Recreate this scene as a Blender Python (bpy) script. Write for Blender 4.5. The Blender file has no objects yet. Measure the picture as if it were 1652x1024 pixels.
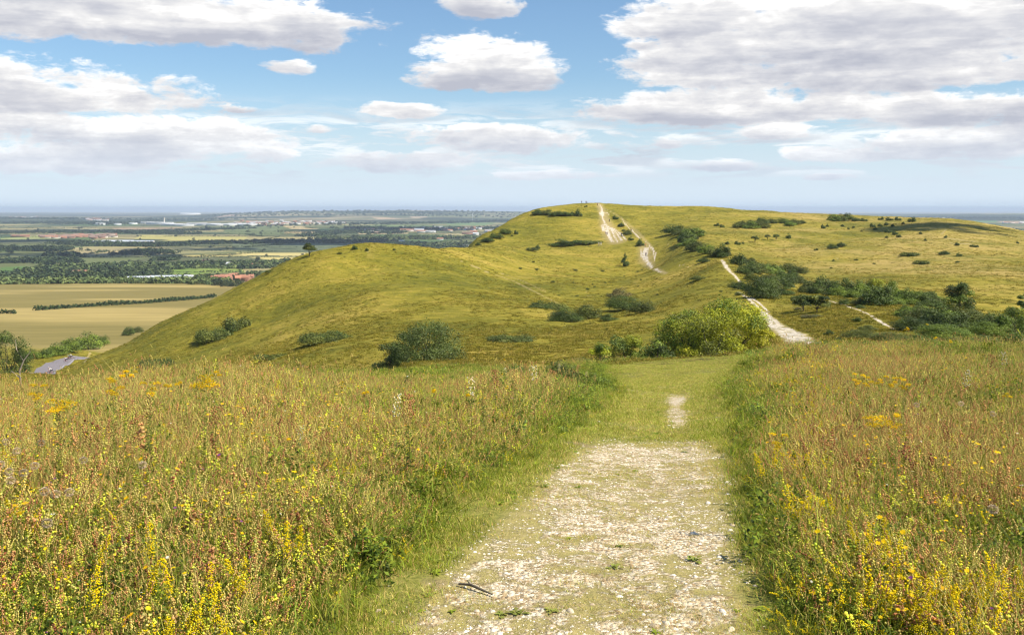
import bpy, math, random
import numpy as np
from mathutils import Vector, Matrix

random.seed(7)
rng = np.random.default_rng(7)
R = math.radians
SC = bpy.context.scene
COL = SC.collection

# ------------------------------------------------------------------ camera
F, CX, HY, EYE = 1600.0, 826.0, 335.0, 1.6      # focal length and horizon of the view, in photo pixels
cam_d = bpy.data.cameras.new('camera')
cam = bpy.data.objects.new('camera', cam_d); COL.objects.link(cam)
cam.location = (0, 0, EYE); cam.rotation_euler = (R(90), 0, 0)
cam_d.sensor_width = 36; cam_d.lens = 36 * F / 1652
cam_d.shift_y = -(512 - HY) / 1652
cam_d.clip_start = 0.1; cam_d.clip_end = 200000
SC.camera = cam

# ------------------------------------------------------------------ sun, exposure
SUN_EL, SUN_AZ = R(50), R(112)       # azimuth clockwise from the view direction (+Y)
sd = Vector((math.cos(SUN_EL) * math.sin(SUN_AZ), math.cos(SUN_EL) * math.cos(SUN_AZ), math.sin(SUN_EL)))
sun_d = bpy.data.lights.new('sun', 'SUN'); sun = bpy.data.objects.new('sun', sun_d); COL.objects.link(sun)
sun_d.energy = 5.0; sun_d.angle = R(0.53); sun_d.color = (1.0, 0.92, 0.78)
sun.rotation_euler = sd.to_track_quat('Z', 'Y').to_euler()
sun.location = (30, -30, 60)
SC.view_settings.view_transform = 'Standard'; SC.view_settings.look = 'None'
SC.view_settings.gamma = 1; SC.view_settings.use_curve_mapping = False
SC.view_settings.exposure = 0.56
SC.render.engine = 'CYCLES'
SC.cycles.use_denoising = True
SC.cycles.use_adaptive_sampling = True; SC.cycles.adaptive_threshold = 0.012
SC.cycles.max_bounces = 6; SC.cycles.diffuse_bounces = 3; SC.cycles.glossy_bounces = 2
SC.cycles.transmission_bounces = 3; SC.cycles.transparent_max_bounces = 6; SC.cycles.volume_bounces = 0
SC.cycles.filter_width = 1.2
HAZE = 4.8e-5

# ------------------------------------------------------------------ node helpers
class NT:
    def __init__(s, tree): s.t = tree; s.t.nodes.clear()
    def n(s, typ, **kw):
        nd = s.t.nodes.new(typ)
        for k, v in kw.items(): setattr(nd, k, v)
        return nd
    def put(s, sock, v):
        if v is None: return
        if isinstance(v, (bpy.types.NodeSocket,)): s.t.links.new(v, sock)
        elif isinstance(v, tuple) and len(v) == 3 and sock.type == 'RGBA': sock.default_value = (*v, 1)
        else: sock.default_value = v
    def m(s, op, a, b=None, c=None, clamp=False):
        nd = s.n('ShaderNodeMath', operation=op, use_clamp=clamp)
        for i, v in enumerate((a, b, c)): s.put(nd.inputs[i], v) if v is not None else None
        return nd.outputs[0]
    def vm(s, op, a, b=None):
        nd = s.n('ShaderNodeVectorMath', operation=op)
        s.put(nd.inputs[0], a)
        if b is not None: s.put(nd.inputs[1], b)
        return nd.outputs[1] if op in ('LENGTH', 'DOT_PRODUCT') else nd.outputs[0]
    def mix(s, f, a, b, blend='MIX'):
        nd = s.n('ShaderNodeMix', data_type='RGBA', blend_type=blend)
        s.put(nd.inputs[0], f); s.put(nd.inputs[6], a); s.put(nd.inputs[7], b)
        return nd.outputs[2]
    def fmix(s, f, a, b):
        nd = s.n('ShaderNodeMix', data_type='FLOAT')
        s.put(nd.inputs[0], f); s.put(nd.inputs[2], a); s.put(nd.inputs[3], b)
        return nd.outputs[0]
    def noise(s, vec, scale, detail=4, rough=0.55, dist=0.0, dims='3D'):
        nd = s.n('ShaderNodeTexNoise', noise_dimensions=dims)
        if vec is not None: s.put(nd.inputs['Vector'], vec)
        nd.inputs['Scale'].default_value = scale; nd.inputs['Detail'].default_value = detail
        nd.inputs['Roughness'].default_value = rough; nd.inputs['Distortion'].default_value = dist
        return nd.outputs[0]
    def step(s, v, lo, hi, a=0.0, b=1.0, smooth=True):
        nd = s.n('ShaderNodeMapRange', interpolation_type='SMOOTHSTEP' if smooth else 'LINEAR')
        s.put(nd.inputs[0], v); s.put(nd.inputs[1], lo); s.put(nd.inputs[2], hi)
        s.put(nd.inputs[3], a); s.put(nd.inputs[4], b)
        return nd.outputs[0]
    def ramp(s, f, stops):
        nd = s.n('ShaderNodeValToRGB'); el = nd.color_ramp.elements
        while len(el) < len(stops): el.new(0.5)
        for e, (p, c) in zip(el, stops): e.position = p; e.color = (*c, 1)
        s.put(nd.inputs[0], f); return nd.outputs[0]
    def attr(s, name, out='Color'):
        nd = s.n('ShaderNodeAttribute'); nd.attribute_name = name; return nd.outputs[out]
    def sep(s, v):
        nd = s.n('ShaderNodeSeparateXYZ'); s.put(nd.inputs[0], v); return nd.outputs
    def comb(s, x, y, z):
        nd = s.n('ShaderNodeCombineXYZ')
        for i, v in enumerate((x, y, z)): s.put(nd.inputs[i], v)
        return nd.outputs[0]

# ------------------------------------------------------------------ world: physical sky with broken cumulus
w = bpy.data.worlds.new('World'); SC.world = w; w.use_nodes = True
t = NT(w.node_tree)
sky = t.n('ShaderNodeTexSky', sky_type='NISHITA', sun_disc=False, sun_elevation=SUN_EL, sun_rotation=SUN_AZ,
          altitude=200, air_density=1.0, dust_density=0.6, ozone_density=1.6)
d = t.n('ShaderNodeTexCoord').outputs['Generated']
dx, dy, dz = t.sep(d)
hl = t.m('MAXIMUM', t.m('SQRT', t.m('ADD', t.m('MULTIPLY', dx, dx), t.m('MULTIPLY', dy, dy))), 1e-4)
az = t.m('ARCTAN2', dx, dy)                    # 0 along the view direction
el = t.m('DIVIDE', dz, hl)                     # tangent of elevation
P = t.comb(az, el, 0.0)
# cloud-deck coordinates: where the direction meets a flat layer, so that clouds bunch up towards the horizon
zz = t.m('ADD', t.m('MAXIMUM', dz, 0.0), 0.035)
deck = t.comb(t.m('DIVIDE', dx, zz), t.m('DIVIDE', dy, zz), 0.0)
nw = t.noise(deck, 1.1, 7, 0.62)
ns = t.noise(t.vm('MULTIPLY', P, (9.0, 24.0, 1)), 1.0, 8, 0.62, 0.25)
ns2 = t.noise(t.vm('MULTIPLY', P, (30.0, 62.0, 1)), 1.0, 8, 0.65, 0.3)
warp = t.m('ADD', t.m('ADD', t.m('MULTIPLY', t.m('SUBTRACT', ns, 0.5), 3.6), t.m('MULTIPLY', t.m('SUBTRACT', ns2, 0.5), 1.9)), t.m('MULTIPLY', t.m('SUBTRACT', nw, 0.5), 0.6))
# (azimuth, tan elevation, half width, height above, height below, thickness) read off as pixels of the view
CL = [(250, 38, 340, 60, 34, 1.15), (120, 5, 240, 40, 30, 1.0), (480, 38, 110, 40, 32, 0.9),
      (790, 128, 125, 78, 22, 1.05), (775, -5, 70, 20, 42, .9), (60, 160, 270, 56, 24, .9), (190, 215, 250, 36, 34, .85),
      (80, 255, 330, 30, 25, .8), (310, 245, 190, 30, 25, .75), (1330, 80, 300, 78, 66, 1.2), (1120, 30, 130, 40, 40, 1.05), (1550, 40, 300, 85, 66, 1.2),
      (1470, 122, 280, 45, 26, 1.0), (1030, 75, 48, 12, 12, .6),
      (1180, 178, 280, 36, 26, 1.0), (1560, 175, 190, 32, 30, .95), (650, 182, 92, 18, 14, .7), (800, 222, 185, 26, 28, .85),
      (460, 106, 62, 14, 18, .42), (1265, 212, 75, 16, 14, .9), (1065, 232, 58, 15, 14, .65), (1350, 250, 95, 18, 18, .75),
      (1570, 228, 190, 26, 28, .95), (1160, 268, 60, 14, 12, .9), (660, 258, 170, 22, 22, .65), (505, 208, 50, 14, 10, .42), (395, 178, 45, 10, 8, .35),
      (880, 283, 130, 12, 12, .6), (1330, 285, 60, 9, 8, .6)]
dens = None; hgt = None
for (px, py, hw, up, dn, th) in CL:
    a0 = math.atan((px - CX) / F); e0 = (HY - py) / F * math.cos(a0)
    u = t.m('DIVIDE', t.m('SUBTRACT', az, a0), hw / F)
    v = t.m('SUBTRACT', el, e0)
    vu = t.m('DIVIDE', t.m('MAXIMUM', v, 0.0), up / F); vd = t.m('DIVIDE', t.m('MINIMUM', v, 0.0), dn / F)
    vv = t.m('ADD', vu, vd)
    r2 = t.m('ADD', t.m('MULTIPLY', u, u), t.m('MULTIPLY', vv, vv))
    f = t.m('SUBTRACT', th, r2)
    e_ = t.m('EXPONENT', t.m('MULTIPLY', t.m('MAXIMUM', f, -3.0), 3.5)); ev = t.m('MULTIPLY', e_, t.m('MAXIMUM', vv, -1.2))
    if dens is None: dens, hgt, ws = f, ev, e_
    else:
        hgt = t.m('ADD', hgt, ev); ws = t.m('ADD', ws, e_); dens = t.m('SMOOTH_MAX', dens, f, 0.14)
hgt = t.m('DIVIDE', hgt, t.m('ADD', ws, 1e-5))
dens = t.m('MAXIMUM', dens, -1.6)
dd = t.m('ADD', dens, warp)
# hazier bands of thin cloud low on the sky
low = t.step(el, 0.0, 0.10, 1.0, 0.0)
nb = t.noise(t.vm('MULTIPLY', P, (11.0, 70.0, 1)), 1.0, 7, 0.62, 0.5)
band = t.m('MULTIPLY', t.step(nb, 0.45, 0.58), t.m('MULTIPLY', t.step(el, 0.115, 0.07, 0.0, 0.72), t.step(el, 0.015, 0.045)))
cover = t.m('MAXIMUM', t.step(dd, -0.14, 0.42), band)
fine = t.noise(t.vm('MULTIPLY', P, (22.0, 60.0, 1)), 1.0, 7, 0.6, 0.3)
soft = t.noise(t.vm('MULTIPLY', P, (5.0, 44.0, 1)), 1.0, 5, 0.55, 0.2)
lit = t.m('ADD', t.m('MULTIPLY', hgt, 0.45), t.m('ADD', t.m('MULTIPLY', t.m('SUBTRACT', soft, 0.5), 1.9), t.m('MULTIPLY', t.m('SUBTRACT', fine, 0.5), 1.15)))
edge = t.step(dd, 0.0, 1.2, 0.30, 0.0)
lit = t.m('ADD', t.m('ADD', lit, 0.42), edge, clamp=True)
ccol = t.ramp(lit, [(0.0, (0.50, 0.52, 0.60)), (0.36, (0.66, 0.67, 0.72)), (0.68, (0.86, 0.855, 0.86)), (1.0, (1.14, 1.13, 1.11))])
skyc = t.vm('MULTIPLY', sky.outputs[0], (0.84, 0.98, 1.08))
skyc = t.vm('SCALE', skyc); skyc.node.inputs[3].default_value = 0.088
hz = t.step(el, 0.0, 0.14, 0.93, 0.0)
hazec = t.mix(hz, skyc, (0.49, 0.575, 0.665))
hazec = t.mix(t.step(el, 0.012, 0.0, 0.0, 0.25), hazec, (0.30, 0.40, 0.55))
cc2 = t.mix(t.step(el, 0.0, 0.10, 0.80, 0.0), ccol, (0.68, 0.77, 0.90))
ccs = t.vm('SCALE', cc2); ccs.node.inputs[3].default_value = 0.71
skyb = t.mix(cover, hazec, ccs)
bg = t.n('ShaderNodeBackground'); t.put(bg.inputs[0], skyb); bg.inputs[1].default_value = 1.0
out = t.n('ShaderNodeOutputWorld'); t.t.links.new(bg.outputs[0], out.inputs[0])
w.cycles.sampling_method = 'MANUAL'; w.cycles.sample_map_resolution = 512
# ------------------------------------------------------------------ terrain heights
def hash2(ix, iy, s):
    h = (ix.astype(np.int64) * 374761393 + iy.astype(np.int64) * 668265263 + s * 1442695041) & 0xffffffff
    h = ((h ^ (h >> 13)) * 1274126177) & 0xffffffff
    return ((h ^ (h >> 16)) & 0xffff) / 65535.0
def vnoise(x, y, s=0):
    x = np.asarray(x, float); y = np.asarray(y, float)
    ix = np.floor(x); iy = np.floor(y); fx = x - ix; fy = y - iy
    fx = fx * fx * (3 - 2 * fx); fy = fy * fy * (3 - 2 * fy)
    a = hash2(ix, iy, s); b = hash2(ix + 1, iy, s); c = hash2(ix, iy + 1, s); e = hash2(ix + 1, iy + 1, s)
    return (a * (1 - fx) + b * fx) * (1 - fy) + (c * (1 - fx) + e * fx) * fy
def fbm(x, y, o=4, s=0):
    r = 0; a = 1; tt = 0
    for k in range(o):
        r = r + a * vnoise(x * 2 ** k + 17 * k, y * 2 ** k - 9 * k, s + k); tt += a; a *= .5
    return r / tt

# control points of the downs: (bearing px, line-of-sight px, distance)
CP = []
def cp(px, py, *Ys):
    for Y in Ys: CP.append((px, Y, (py - HY) / F))
def cz(px, Z, Y): CP.append((px, Y, (EYE - Z) / Y))
for px in (-600, -100, 300, 650, 900, 1090, 1300, 1650, 2200):
    cz(px, 0.02, 1.5); cz(px, 0.0, 3.6)
for px, zs in {  # near meadow, Z at distances 6, 9, 13, 20, 30
    -600: (-.15, -.52, -1.2, -2.6, -5.0), -100: (-.15, -.50, -1.15, -2.4, -4.6), 300: (-.14, -.45, -1.0, -2.1, -4.0),
    650: (-.14, -.44, -1.0, -2.0, -3.75), 900: (-.15, -.45, -1.05, -2.0, -3.6), 1090: (-.18, -.50, -1.18, -2.15, -3.5),
    1300: (-.14, -.42, -.92, -1.75, -3.0), 1650: (-.12, -.38, -.80, -1.5, -2.6), 2200: (-.1, -.3, -.6, -1.2, -2.2)}.items():
    for Y, z in zip((6, 9, 13, 20, 30), zs): cz(px, z, Y)
# foot of the near slope
for px, z45, z70 in ((-600, -9, -18), (-100, -9, -17), (100, -9, -16.5), (300, -8, -15), (500, -7, -12.2), (680, -6, -9.3), (850, -5.9, -9.4)):
    cz(px, z45, 45); cz(px, z70, 70)
cp(1000, 588, 45); cp(1090, 583, 46); cp(1150, 579, 62); cp(1000, 566, 80); cp(1200, 570, 60); cp(1250, 560, 62)
cp(1320, 562, 56); cz(1320, -5, 44); cz(1450, -5.2, 46); cp(1440, 530, 76); cz(1650, -5, 46); cp(1600, 535, 75); cp(1750, 545, 76); cz(2200, -9, 70)
cp(1240, 520, 90); cp(1200, 480, 135); cp(1185, 463, 165); cp(1165, 421, 215); cp(1340, 486, 120); cp(1380, 505, 97)
# hollow left of the near slope, with the road
cz(-600, -26, 120); cz(-100, -24, 120); cp(0, 606, 140); cp(60, 640, 105); cp(-100, 605, 200); cp(0, 590, 250)
cp(65, 604, 250); cp(118, 575, 320); cp(60, 580, 310); cp(0, 575, 340); cp(-200, 580, 330); cp(160, 570, 345)
cp(150, 613, 190); cp(250, 604, 150); cp(200, 640, 105)
cp(112, 598, 215); cp(128, 585, 226); cp(97, 609, 205); cp(140, 578, 234)
# the grassy knoll
cp(150, 574, 240); cp(250, 527, 262); cp(350, 483, 278); cp(450, 429, 288); cp(520, 405, 292); cp(590, 392, 296); cp(660, 396, 305); cp(730, 400, 340); cp(760, 400, 420)
cp(250, 580, 195); cp(350, 545, 205); cp(450, 500, 215); cp(450, 560, 150); cp(350, 590, 140); cp(590, 430, 250); cp(590, 480, 195); cp(590, 535, 135); cp(600, 565, 95)
cp(480, 585, 100); cp(700, 470, 205); cp(700, 430, 262); cp(720, 530, 130); cp(840, 555, 98); cp(800, 440, 290); cp(850, 468, 236); cp(880, 500, 170); cp(900, 530, 125)
cz(150, -50, 300); cz(250, -50, 330); cz(350, -48, 345); cz(450, -42, 350); cz(590, -36, 365); cz(680, -34, 400); cz(450, -75, 430); cz(590, -70, 450); cz(700, -60, 500)
# the saddle and the beacon hill
cp(940, 450, 290); cp(1000, 470, 240); cp(960, 510, 165); cp(1040, 500, 165); cp(1100, 450, 230)
cp(860, 420, 370); cp(1010, 393, 440); cp(1060, 440, 340); cp(1045, 399, 425); cp(950, 397, 450); cp(900, 405, 430); cp(1100, 399, 330); cp(1150, 408, 280)
cp(800, 398, 470); cp(1110, 388, 390); cp(1180, 412, 320)
cp(752, 398, 500); cp(780, 381, 540); cp(820, 356, 575); cp(860, 339, 600); cp(900, 331, 615); cp(965, 327.5, 630); cp(1100, 333, 660); cp(1200, 339, 670); cp(1300, 345, 660); cp(1420, 350, 640)
cp(985, 378, 500); cp(975, 350, 560); cp(900, 365, 530); cp(850, 375, 520); cp(1050, 360, 540); cp(1100, 372, 470); cp(1180, 362, 500)
cz(752, -40, 600); cz(820, -30, 700); cz(900, -20, 720); cz(1000, -14, 760); cz(1150, -14, 800); cz(1300, -18, 800); cz(1450, -22, 780); cz(1550, -30, 740)
for px in (600, 750, 900, 1100, 1300, 1500, 1700, 2200): cz(px, -135, 1050)
# the long hillside on the right
cp(1500, 353, 600); cp(1570, 359, 560); cp(1652, 373, 500); cp(1750, 392, 450); cp(2200, 400, 450); cz(1652, -28, 640); cz(1750, -34, 620); cz(2200, -40, 620)
cp(1250, 385, 400); cp(1250, 440, 235); cp(1300, 470, 180); cp(1400, 470, 165); cp(1400, 400, 350); cp(1450, 440, 250); cp(1550, 485, 150); cp(1550, 430, 270)
cp(1550, 385, 400); cp(1650, 500, 135); cp(1650, 440, 240); cp(1650, 400, 380); cp(1800, 470, 200); cp(2200, 500, 160); cp(1400, 372, 480); cp(1260, 500, 118); cp(1300, 520, 92)
for px in (-600, 0, 300): cz(px, -95, 520); cz(px, -150, 900)
cz(-600, -60, 350); cz(-100, -54, 360)
cp_a = np.array(CP)
def feat(px, Y): return np.stack([px / 260.0, np.log(Y) * 1.9], -1)
A = feat(cp_a[:, 0], cp_a[:, 1])
def tps(r2): return 0.5 * r2 * np.log(r2 + 1e-12)
def solve():
    n = len(A); D = ((A[:, None] - A[None]) ** 2).sum(-1)
    K = tps(D) + np.eye(n) * 0.004
    Pm = np.c_[np.ones(n), A]
    M = np.zeros((n + 3, n + 3)); M[:n, :n] = K; M[:n, n:] = Pm; M[n:, :n] = Pm.T
    return np.linalg.solve(M, np.r_[cp_a[:, 2] , np.zeros(3)])
Wt = solve()
def rbf(px, Y):
    q = feat(px.ravel(), Y.ravel()); o = np.empty(len(q))
    for i in range(0, len(q), 40000):
        b = q[i:i + 40000]
        D = (b[:, 0:1] - A[:, 0]) ** 2 + (b[:, 1:2] - A[:, 1]) ** 2
        o[i:i + 40000] = tps(D) @ Wt[:len(A)] + Wt[len(A)] + b @ Wt[len(A) + 1:]
    return o.reshape(px.shape)
COLS = np.r_[np.arange(-900, -60, 20), np.arange(-60, 1712, 2.0), np.arange(1712, 2551, 20)]
LN = np.r_[np.linspace(0, math.log(1300), 880), math.log(1300) + np.linspace(0, 1, 361)[1:] * (math.log(46000) - math.log(1300))]
ROWS = np.exp(LN)
GP, GY = np.meshgrid(COLS, ROWS)
GX = (GP - CX) / F * GY
CURV = 0.87 / 12.742e6
def plain(px, X, Y):
    z = np.interp(Y, [200, 350, 460, 900, 1320, 1500, 2200, 46000], [-50, -52, -60, -79, -96, -112, -118, -118])
    far = np.clip((Y - 2500) / 2500, 0, 1)
    z = z + far * 9 * (fbm(X / 1700, Y / 1700, 3, 5) - .5)
    rp = np.interp(px, [-900, 230, 330, 460, 640, 760, 830, 1100, 1450, 1600, 2500], [0.0, 0.0, 0.35, 0.85, 1.0, .93, .82, .5, .35, .5, .6])
    z = z + rp * 92 * np.exp(-((Y - 14500) / 2300) ** 2) * (0.93 + 0.14 * fbm(X / 900, Y / 3000, 3, 9))
    z = z + np.interp(px, [-900, 0, 120, 260], [18, 18, 14, 0]) * np.exp(-((Y - 10000) / 900) ** 2)
    z = z + 26 * np.exp(-((px - 420) / 130) ** 2 - ((Y - 7600) / 900) ** 2)
    z = z + 55 * np.clip((Y - 19000) / 4000, 0, 1) * (fbm(X / 5200 + 4, Y / 9000, 4, 19) - .25) * np.interp(px, [-900, 380, 520, 1400, 2500], [1, 1, .2, .6, 1])
    return z - CURV * Y * Y
HZ = np.full(GP.shape, -200.0)
near = GY < 1300
rowsn = int((ROWS < 1300).sum())
HZ[:rowsn] = EYE - rbf(GP[:rowsn], GY[:rowsn]) * GY[:rowsn]
HZ[:rowsn] += (fbm(GX[:rowsn] / 13, GY[:rowsn] / 13, 4, 3) - .5) * np.clip((GY[:rowsn] - 30) / 300, 0, 1) * 1.9
HZ[:rowsn] += (fbm(GX[:rowsn] / 1.6, GY[:rowsn] / 1.6, 4, 13) - .5) * np.clip(GY[:rowsn] / 60, 0.12, 1) * .28
HZ[:rowsn] += (fbm(GX[:rowsn] / 3.2, GY[:rowsn] / 3.8, 3, 29) - .5) * np.clip((GY[:rowsn] - 6) / 12, 0, 1) * np.clip((90 - GY[:rowsn]) / 30, 0, 1) * .75 * (1 - .85 * np.exp(-((GP[:rowsn] - 1075) / 110) ** 2))
PZ = plain(GP, GX, GY)
kk = 4.0
hm = np.clip(0.5 + 0.5 * (HZ - PZ) / kk, 0, 1)
GZ = PZ * (1 - hm) + HZ * hm + kk * hm * (1 - hm) * .5
HILL = hm.copy()
GPY = HY + (EYE - GZ) / GY * F               # line of sight to each ground vertex
def col_index(px):
    return np.interp(px, COLS, np.arange(len(COLS)))
def look(grid, px, Y):
    c = col_index(px); r = np.interp(np.log(np.maximum(Y, 1.0)), LN, np.arange(len(LN)))
    c0 = np.clip(np.floor(c).astype(int), 0, len(COLS) - 2); r0 = np.clip(np.floor(r).astype(int), 0, len(LN) - 2)
    fc = c - c0; fr = r - r0
    return (grid[r0, c0] * (1 - fc) + grid[r0, c0 + 1] * fc) * (1 - fr) + (grid[r0 + 1, c0] * (1 - fc) + grid[r0 + 1, c0 + 1] * fc) * fr
def ground(X, Y):
    X = np.asarray(X, float); Y = np.asarray(Y, float)
    return look(GZ, CX + X / np.maximum(Y, .01) * F, Y)
def hit(px, py, ymin=1.2):
    """first ground point met along the line of sight (px, py), searched from distance ymin"""
    c = int(round(float(col_index(px)))); colv = GPY[:, c]
    i0 = int(np.searchsorted(ROWS, ymin))
    below = colv[i0:] <= py
    if not below.any(): k = len(ROWS) - 1
    else: k = i0 + int(np.argmax(below))
    if k > i0 and colv[k - 1] > py:
        f = (colv[k - 1] - py) / (colv[k - 1] - colv[k] + 1e-9)
    else: f = 1
    Y = ROWS[max(k - 1, 0)] * (1 - f) + ROWS[k] * f
    X = (px - CX) / F * Y
    return X, Y, float(ground(X, Y))
# ------------------------------------------------------------------ mesh and object helpers
def mesh_np(name, v, f, m=None, cols=None, attrs=None, smooth=False):
    me = bpy.data.meshes.new(name)
    v = np.ascontiguousarray(v, np.float32)
    if isinstance(f, (list, tuple)) :
        sizes = np.concatenate([np.full(len(a), a.shape[1], np.int32) for a in f]); fl = np.concatenate([a.ravel() for a in f]).astype(np.int32)
    else:
        sizes = np.full(len(f), f.shape[1], np.int32); fl = f.ravel().astype(np.int32)
    me.vertices.add(len(v)); me.vertices.foreach_set('co', v.ravel())
    me.loops.add(len(fl)); me.loops.foreach_set('vertex_index', fl)
    me.polygons.add(len(sizes)); me.polygons.foreach_set('loop_start', np.r_[0, np.cumsum(sizes)[:-1]].astype(np.int32))
    if smooth: me.polygons.foreach_set('use_smooth', np.ones(len(sizes), bool))
    for nm, c in ([('col', cols)] if cols is not None else []) + list((attrs or {}).items()):
        c = np.asarray(c, np.float32)
        if c.shape[1] == 3: c = np.c_[c, np.ones(len(c), np.float32)]
        at = me.attributes.new(nm, 'FLOAT_COLOR', 'POINT'); at.data.foreach_set('color', np.ascontiguousarray(c).ravel())
    me.update()
    if m is not None: me.materials.append(m)
    return me
def link(name, me, parent=None, loc=None):
    o = bpy.data.objects.new(name, me); COL.objects.link(o)
    if parent is not None: o.parent = parent
    if loc is not None: o.location = loc
    return o
def tag(o, label=None, cat=None, group=None, kind=None):
    if label: o['label'] = label
    if cat: o['category'] = cat
    if group: o['group'] = group
    if kind: o['kind'] = kind
    return o
def root(name, loc, label, cat, group=None, rz=0.0, s=1.0):
    o = link(name, None, None, loc); o.rotation_euler.z = rz; o.scale = (s, s, s) if not isinstance(s, tuple) else s
    o.empty_display_size = 0.3
    return tag(o, label, cat, group)
def copy_tree(o, loc=None, rz=None, s=None, parent=None):
    c = o.copy(); COL.objects.link(c)
    if parent is not None: c.parent = parent
    if loc is not None: c.location = loc
    if rz is not None: c.rotation_euler.z = rz
    if s is not None: c.scale = (s, s, s) if not isinstance(s, tuple) else s
    for ch in list(o.children): copy_tree(ch, parent=c)
    return c
def new_mat(name):
    m = bpy.data.materials.new(name); m.use_nodes = True
    return m, NT(m.node_tree)
def finish(t, base, rough=0.9, spec=0.2, normal=None, trans=0.0):
    b = t.n('ShaderNodeBsdfPrincipled'); o = t.n('ShaderNodeOutputMaterial')
    t.put(b.inputs['Base Color'], base); t.put(b.inputs['Roughness'], rough); b.inputs['Specular IOR Level'].default_value = spec
    if normal is not None: t.put(b.inputs['Normal'], normal)
    res = b.outputs[0]
    if trans:
        tr = t.n('ShaderNodeBsdfTranslucent'); t.put(tr.inputs[0], base)
        mx = t.n('ShaderNodeMixShader'); mx.inputs[0].default_value = trans
        t.t.links.new(res, mx.inputs[1]); t.t.links.new(tr.outputs[0], mx.inputs[2]); res = mx.outputs[0]
    t.t.links.new(res, o.inputs[0])
def bump(t, h, strength, dist):
    nd = t.n('ShaderNodeBump'); t.put(nd.inputs['Height'], h); nd.inputs['Strength'].default_value = strength
    nd.inputs['Distance'].default_value = dist; return nd.outputs[0]

# ------------------------------------------------------------------ painting the ground's own cover: chalk, turf, meadow, crops
nr, nc = GZ.shape
CH = np.zeros((nr, nc)); SH = np.zeros((nr, nc)); TAN = np.zeros((nr, nc)); MD = np.zeros((nr, nc))
def smooth(a, b, x):
    q = np.clip((x - a) / (b - a), 0, 1); return q * q * (3 - 2 * q)
def band_mask(T, soft, ymin, ymax, py0=None):
    py, L, Rr = zip(*T)
    l = np.interp(GPY, py, L); r = np.interp(GPY, py, Rr)
    m = smooth(-soft, soft, GP - l) * smooth(-soft, soft, r - GP)
    m[(GY < ymin) | (GY > ymax)] = 0
    m[(GPY < py[0]) | (GPY > 3000)] = 0
    return m
T_CH1 = [(690, 990, 1150), (714, 955, 1160), (730, 925, 1168), (760, 892, 1170), (800, 850, 1172), (900, 745, 1188), (1024, 640, 1210), (1300, 430, 1280)]
T_CH2 = [(634, 1068, 1130), (642, 1076, 1108), (655, 1080, 1104), (672, 1074, 1112), (691, 1082, 1110)]
T_SH = [(588, 985, 1195), (610, 990, 1180), (632, 1000, 1160), (660, 960, 1185), (700, 905, 1188), (740, 840, 1196), (800, 745, 1215), (850, 700, 1226),
        (900, 648, 1238), (960, 585, 1265), (1024, 515, 1315), (1300, 290, 1530)]
m1 = band_mask(T_CH1, 46, 0, 12) * smooth(702, 728, GPY); m2 = band_mask(T_CH2, 9, 9.5, 24) * smooth(631, 645, GPY) * smooth(697, 682, GPY)
CH = np.maximum(CH, np.maximum(m1 * .80, m2 * 1.0))
CH[GY < 2.5] = np.maximum(CH[GY < 2.5], 0)
SH = band_mask(T_SH, 22, 0, 60)
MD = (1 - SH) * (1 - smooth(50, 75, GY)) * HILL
Yhit = {}
def ribbon(M, pts, amp=1.0, soft=0.35):
    """chalk worn along a line on the ground; pts (px, py, width px)"""
    P3 = []
    for (a, b) in zip(pts[:-1], pts[1:]):
        n = max(2, int(math.hypot(a[0] - b[0], a[1] - b[1]) / 4))
        for k in range(n + (b is pts[-1])):
            f = k / n; px, py, wd = [a[i] * (1 - f) + b[i] * f for i in range(3)]
            X, Y, Z = hit(px, py, 30); P3.append((X, Y, wd * .5 * Y / F))
    for (x0, y0, w0), (x1, y1, w1) in zip(P3[:-1], P3[1:]):
        if abs(y1 - y0) > 40: continue
        w = max(w0, w1) * 2 + .3
        ra, rb = np.searchsorted(ROWS, [min(y0, y1) - w, max(y0, y1) + w])
        pxs = [CX + (x + s) / y * F for (x, y, s) in ((x0, y0, -w), (x0, y0, w), (x1, y1, -w), (x1, y1, w))]
        ca, cb = np.searchsorted(COLS, [min(pxs), max(pxs)]); ca = max(ca - 1, 0); cb += 1; ra = max(ra - 1, 0); rb += 1
        X = GX[ra:rb, ca:cb]; Y = GY[ra:rb, ca:cb]
        dx, dy = x1 - x0, y1 - y0; L2 = dx * dx + dy * dy + 1e-9
        tt = np.clip(((X - x0) * dx + (Y - y0) * dy) / L2, 0, 1)
        dist = np.hypot(X - x0 - tt * dx, Y - y0 - tt * dy); ww = w0 + (w1 - w0) * tt
        M[ra:rb, ca:cb] = np.maximum(M[ra:rb, ca:cb], amp * (1 - smooth(ww * soft, ww * 1.35, dist)))
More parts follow.
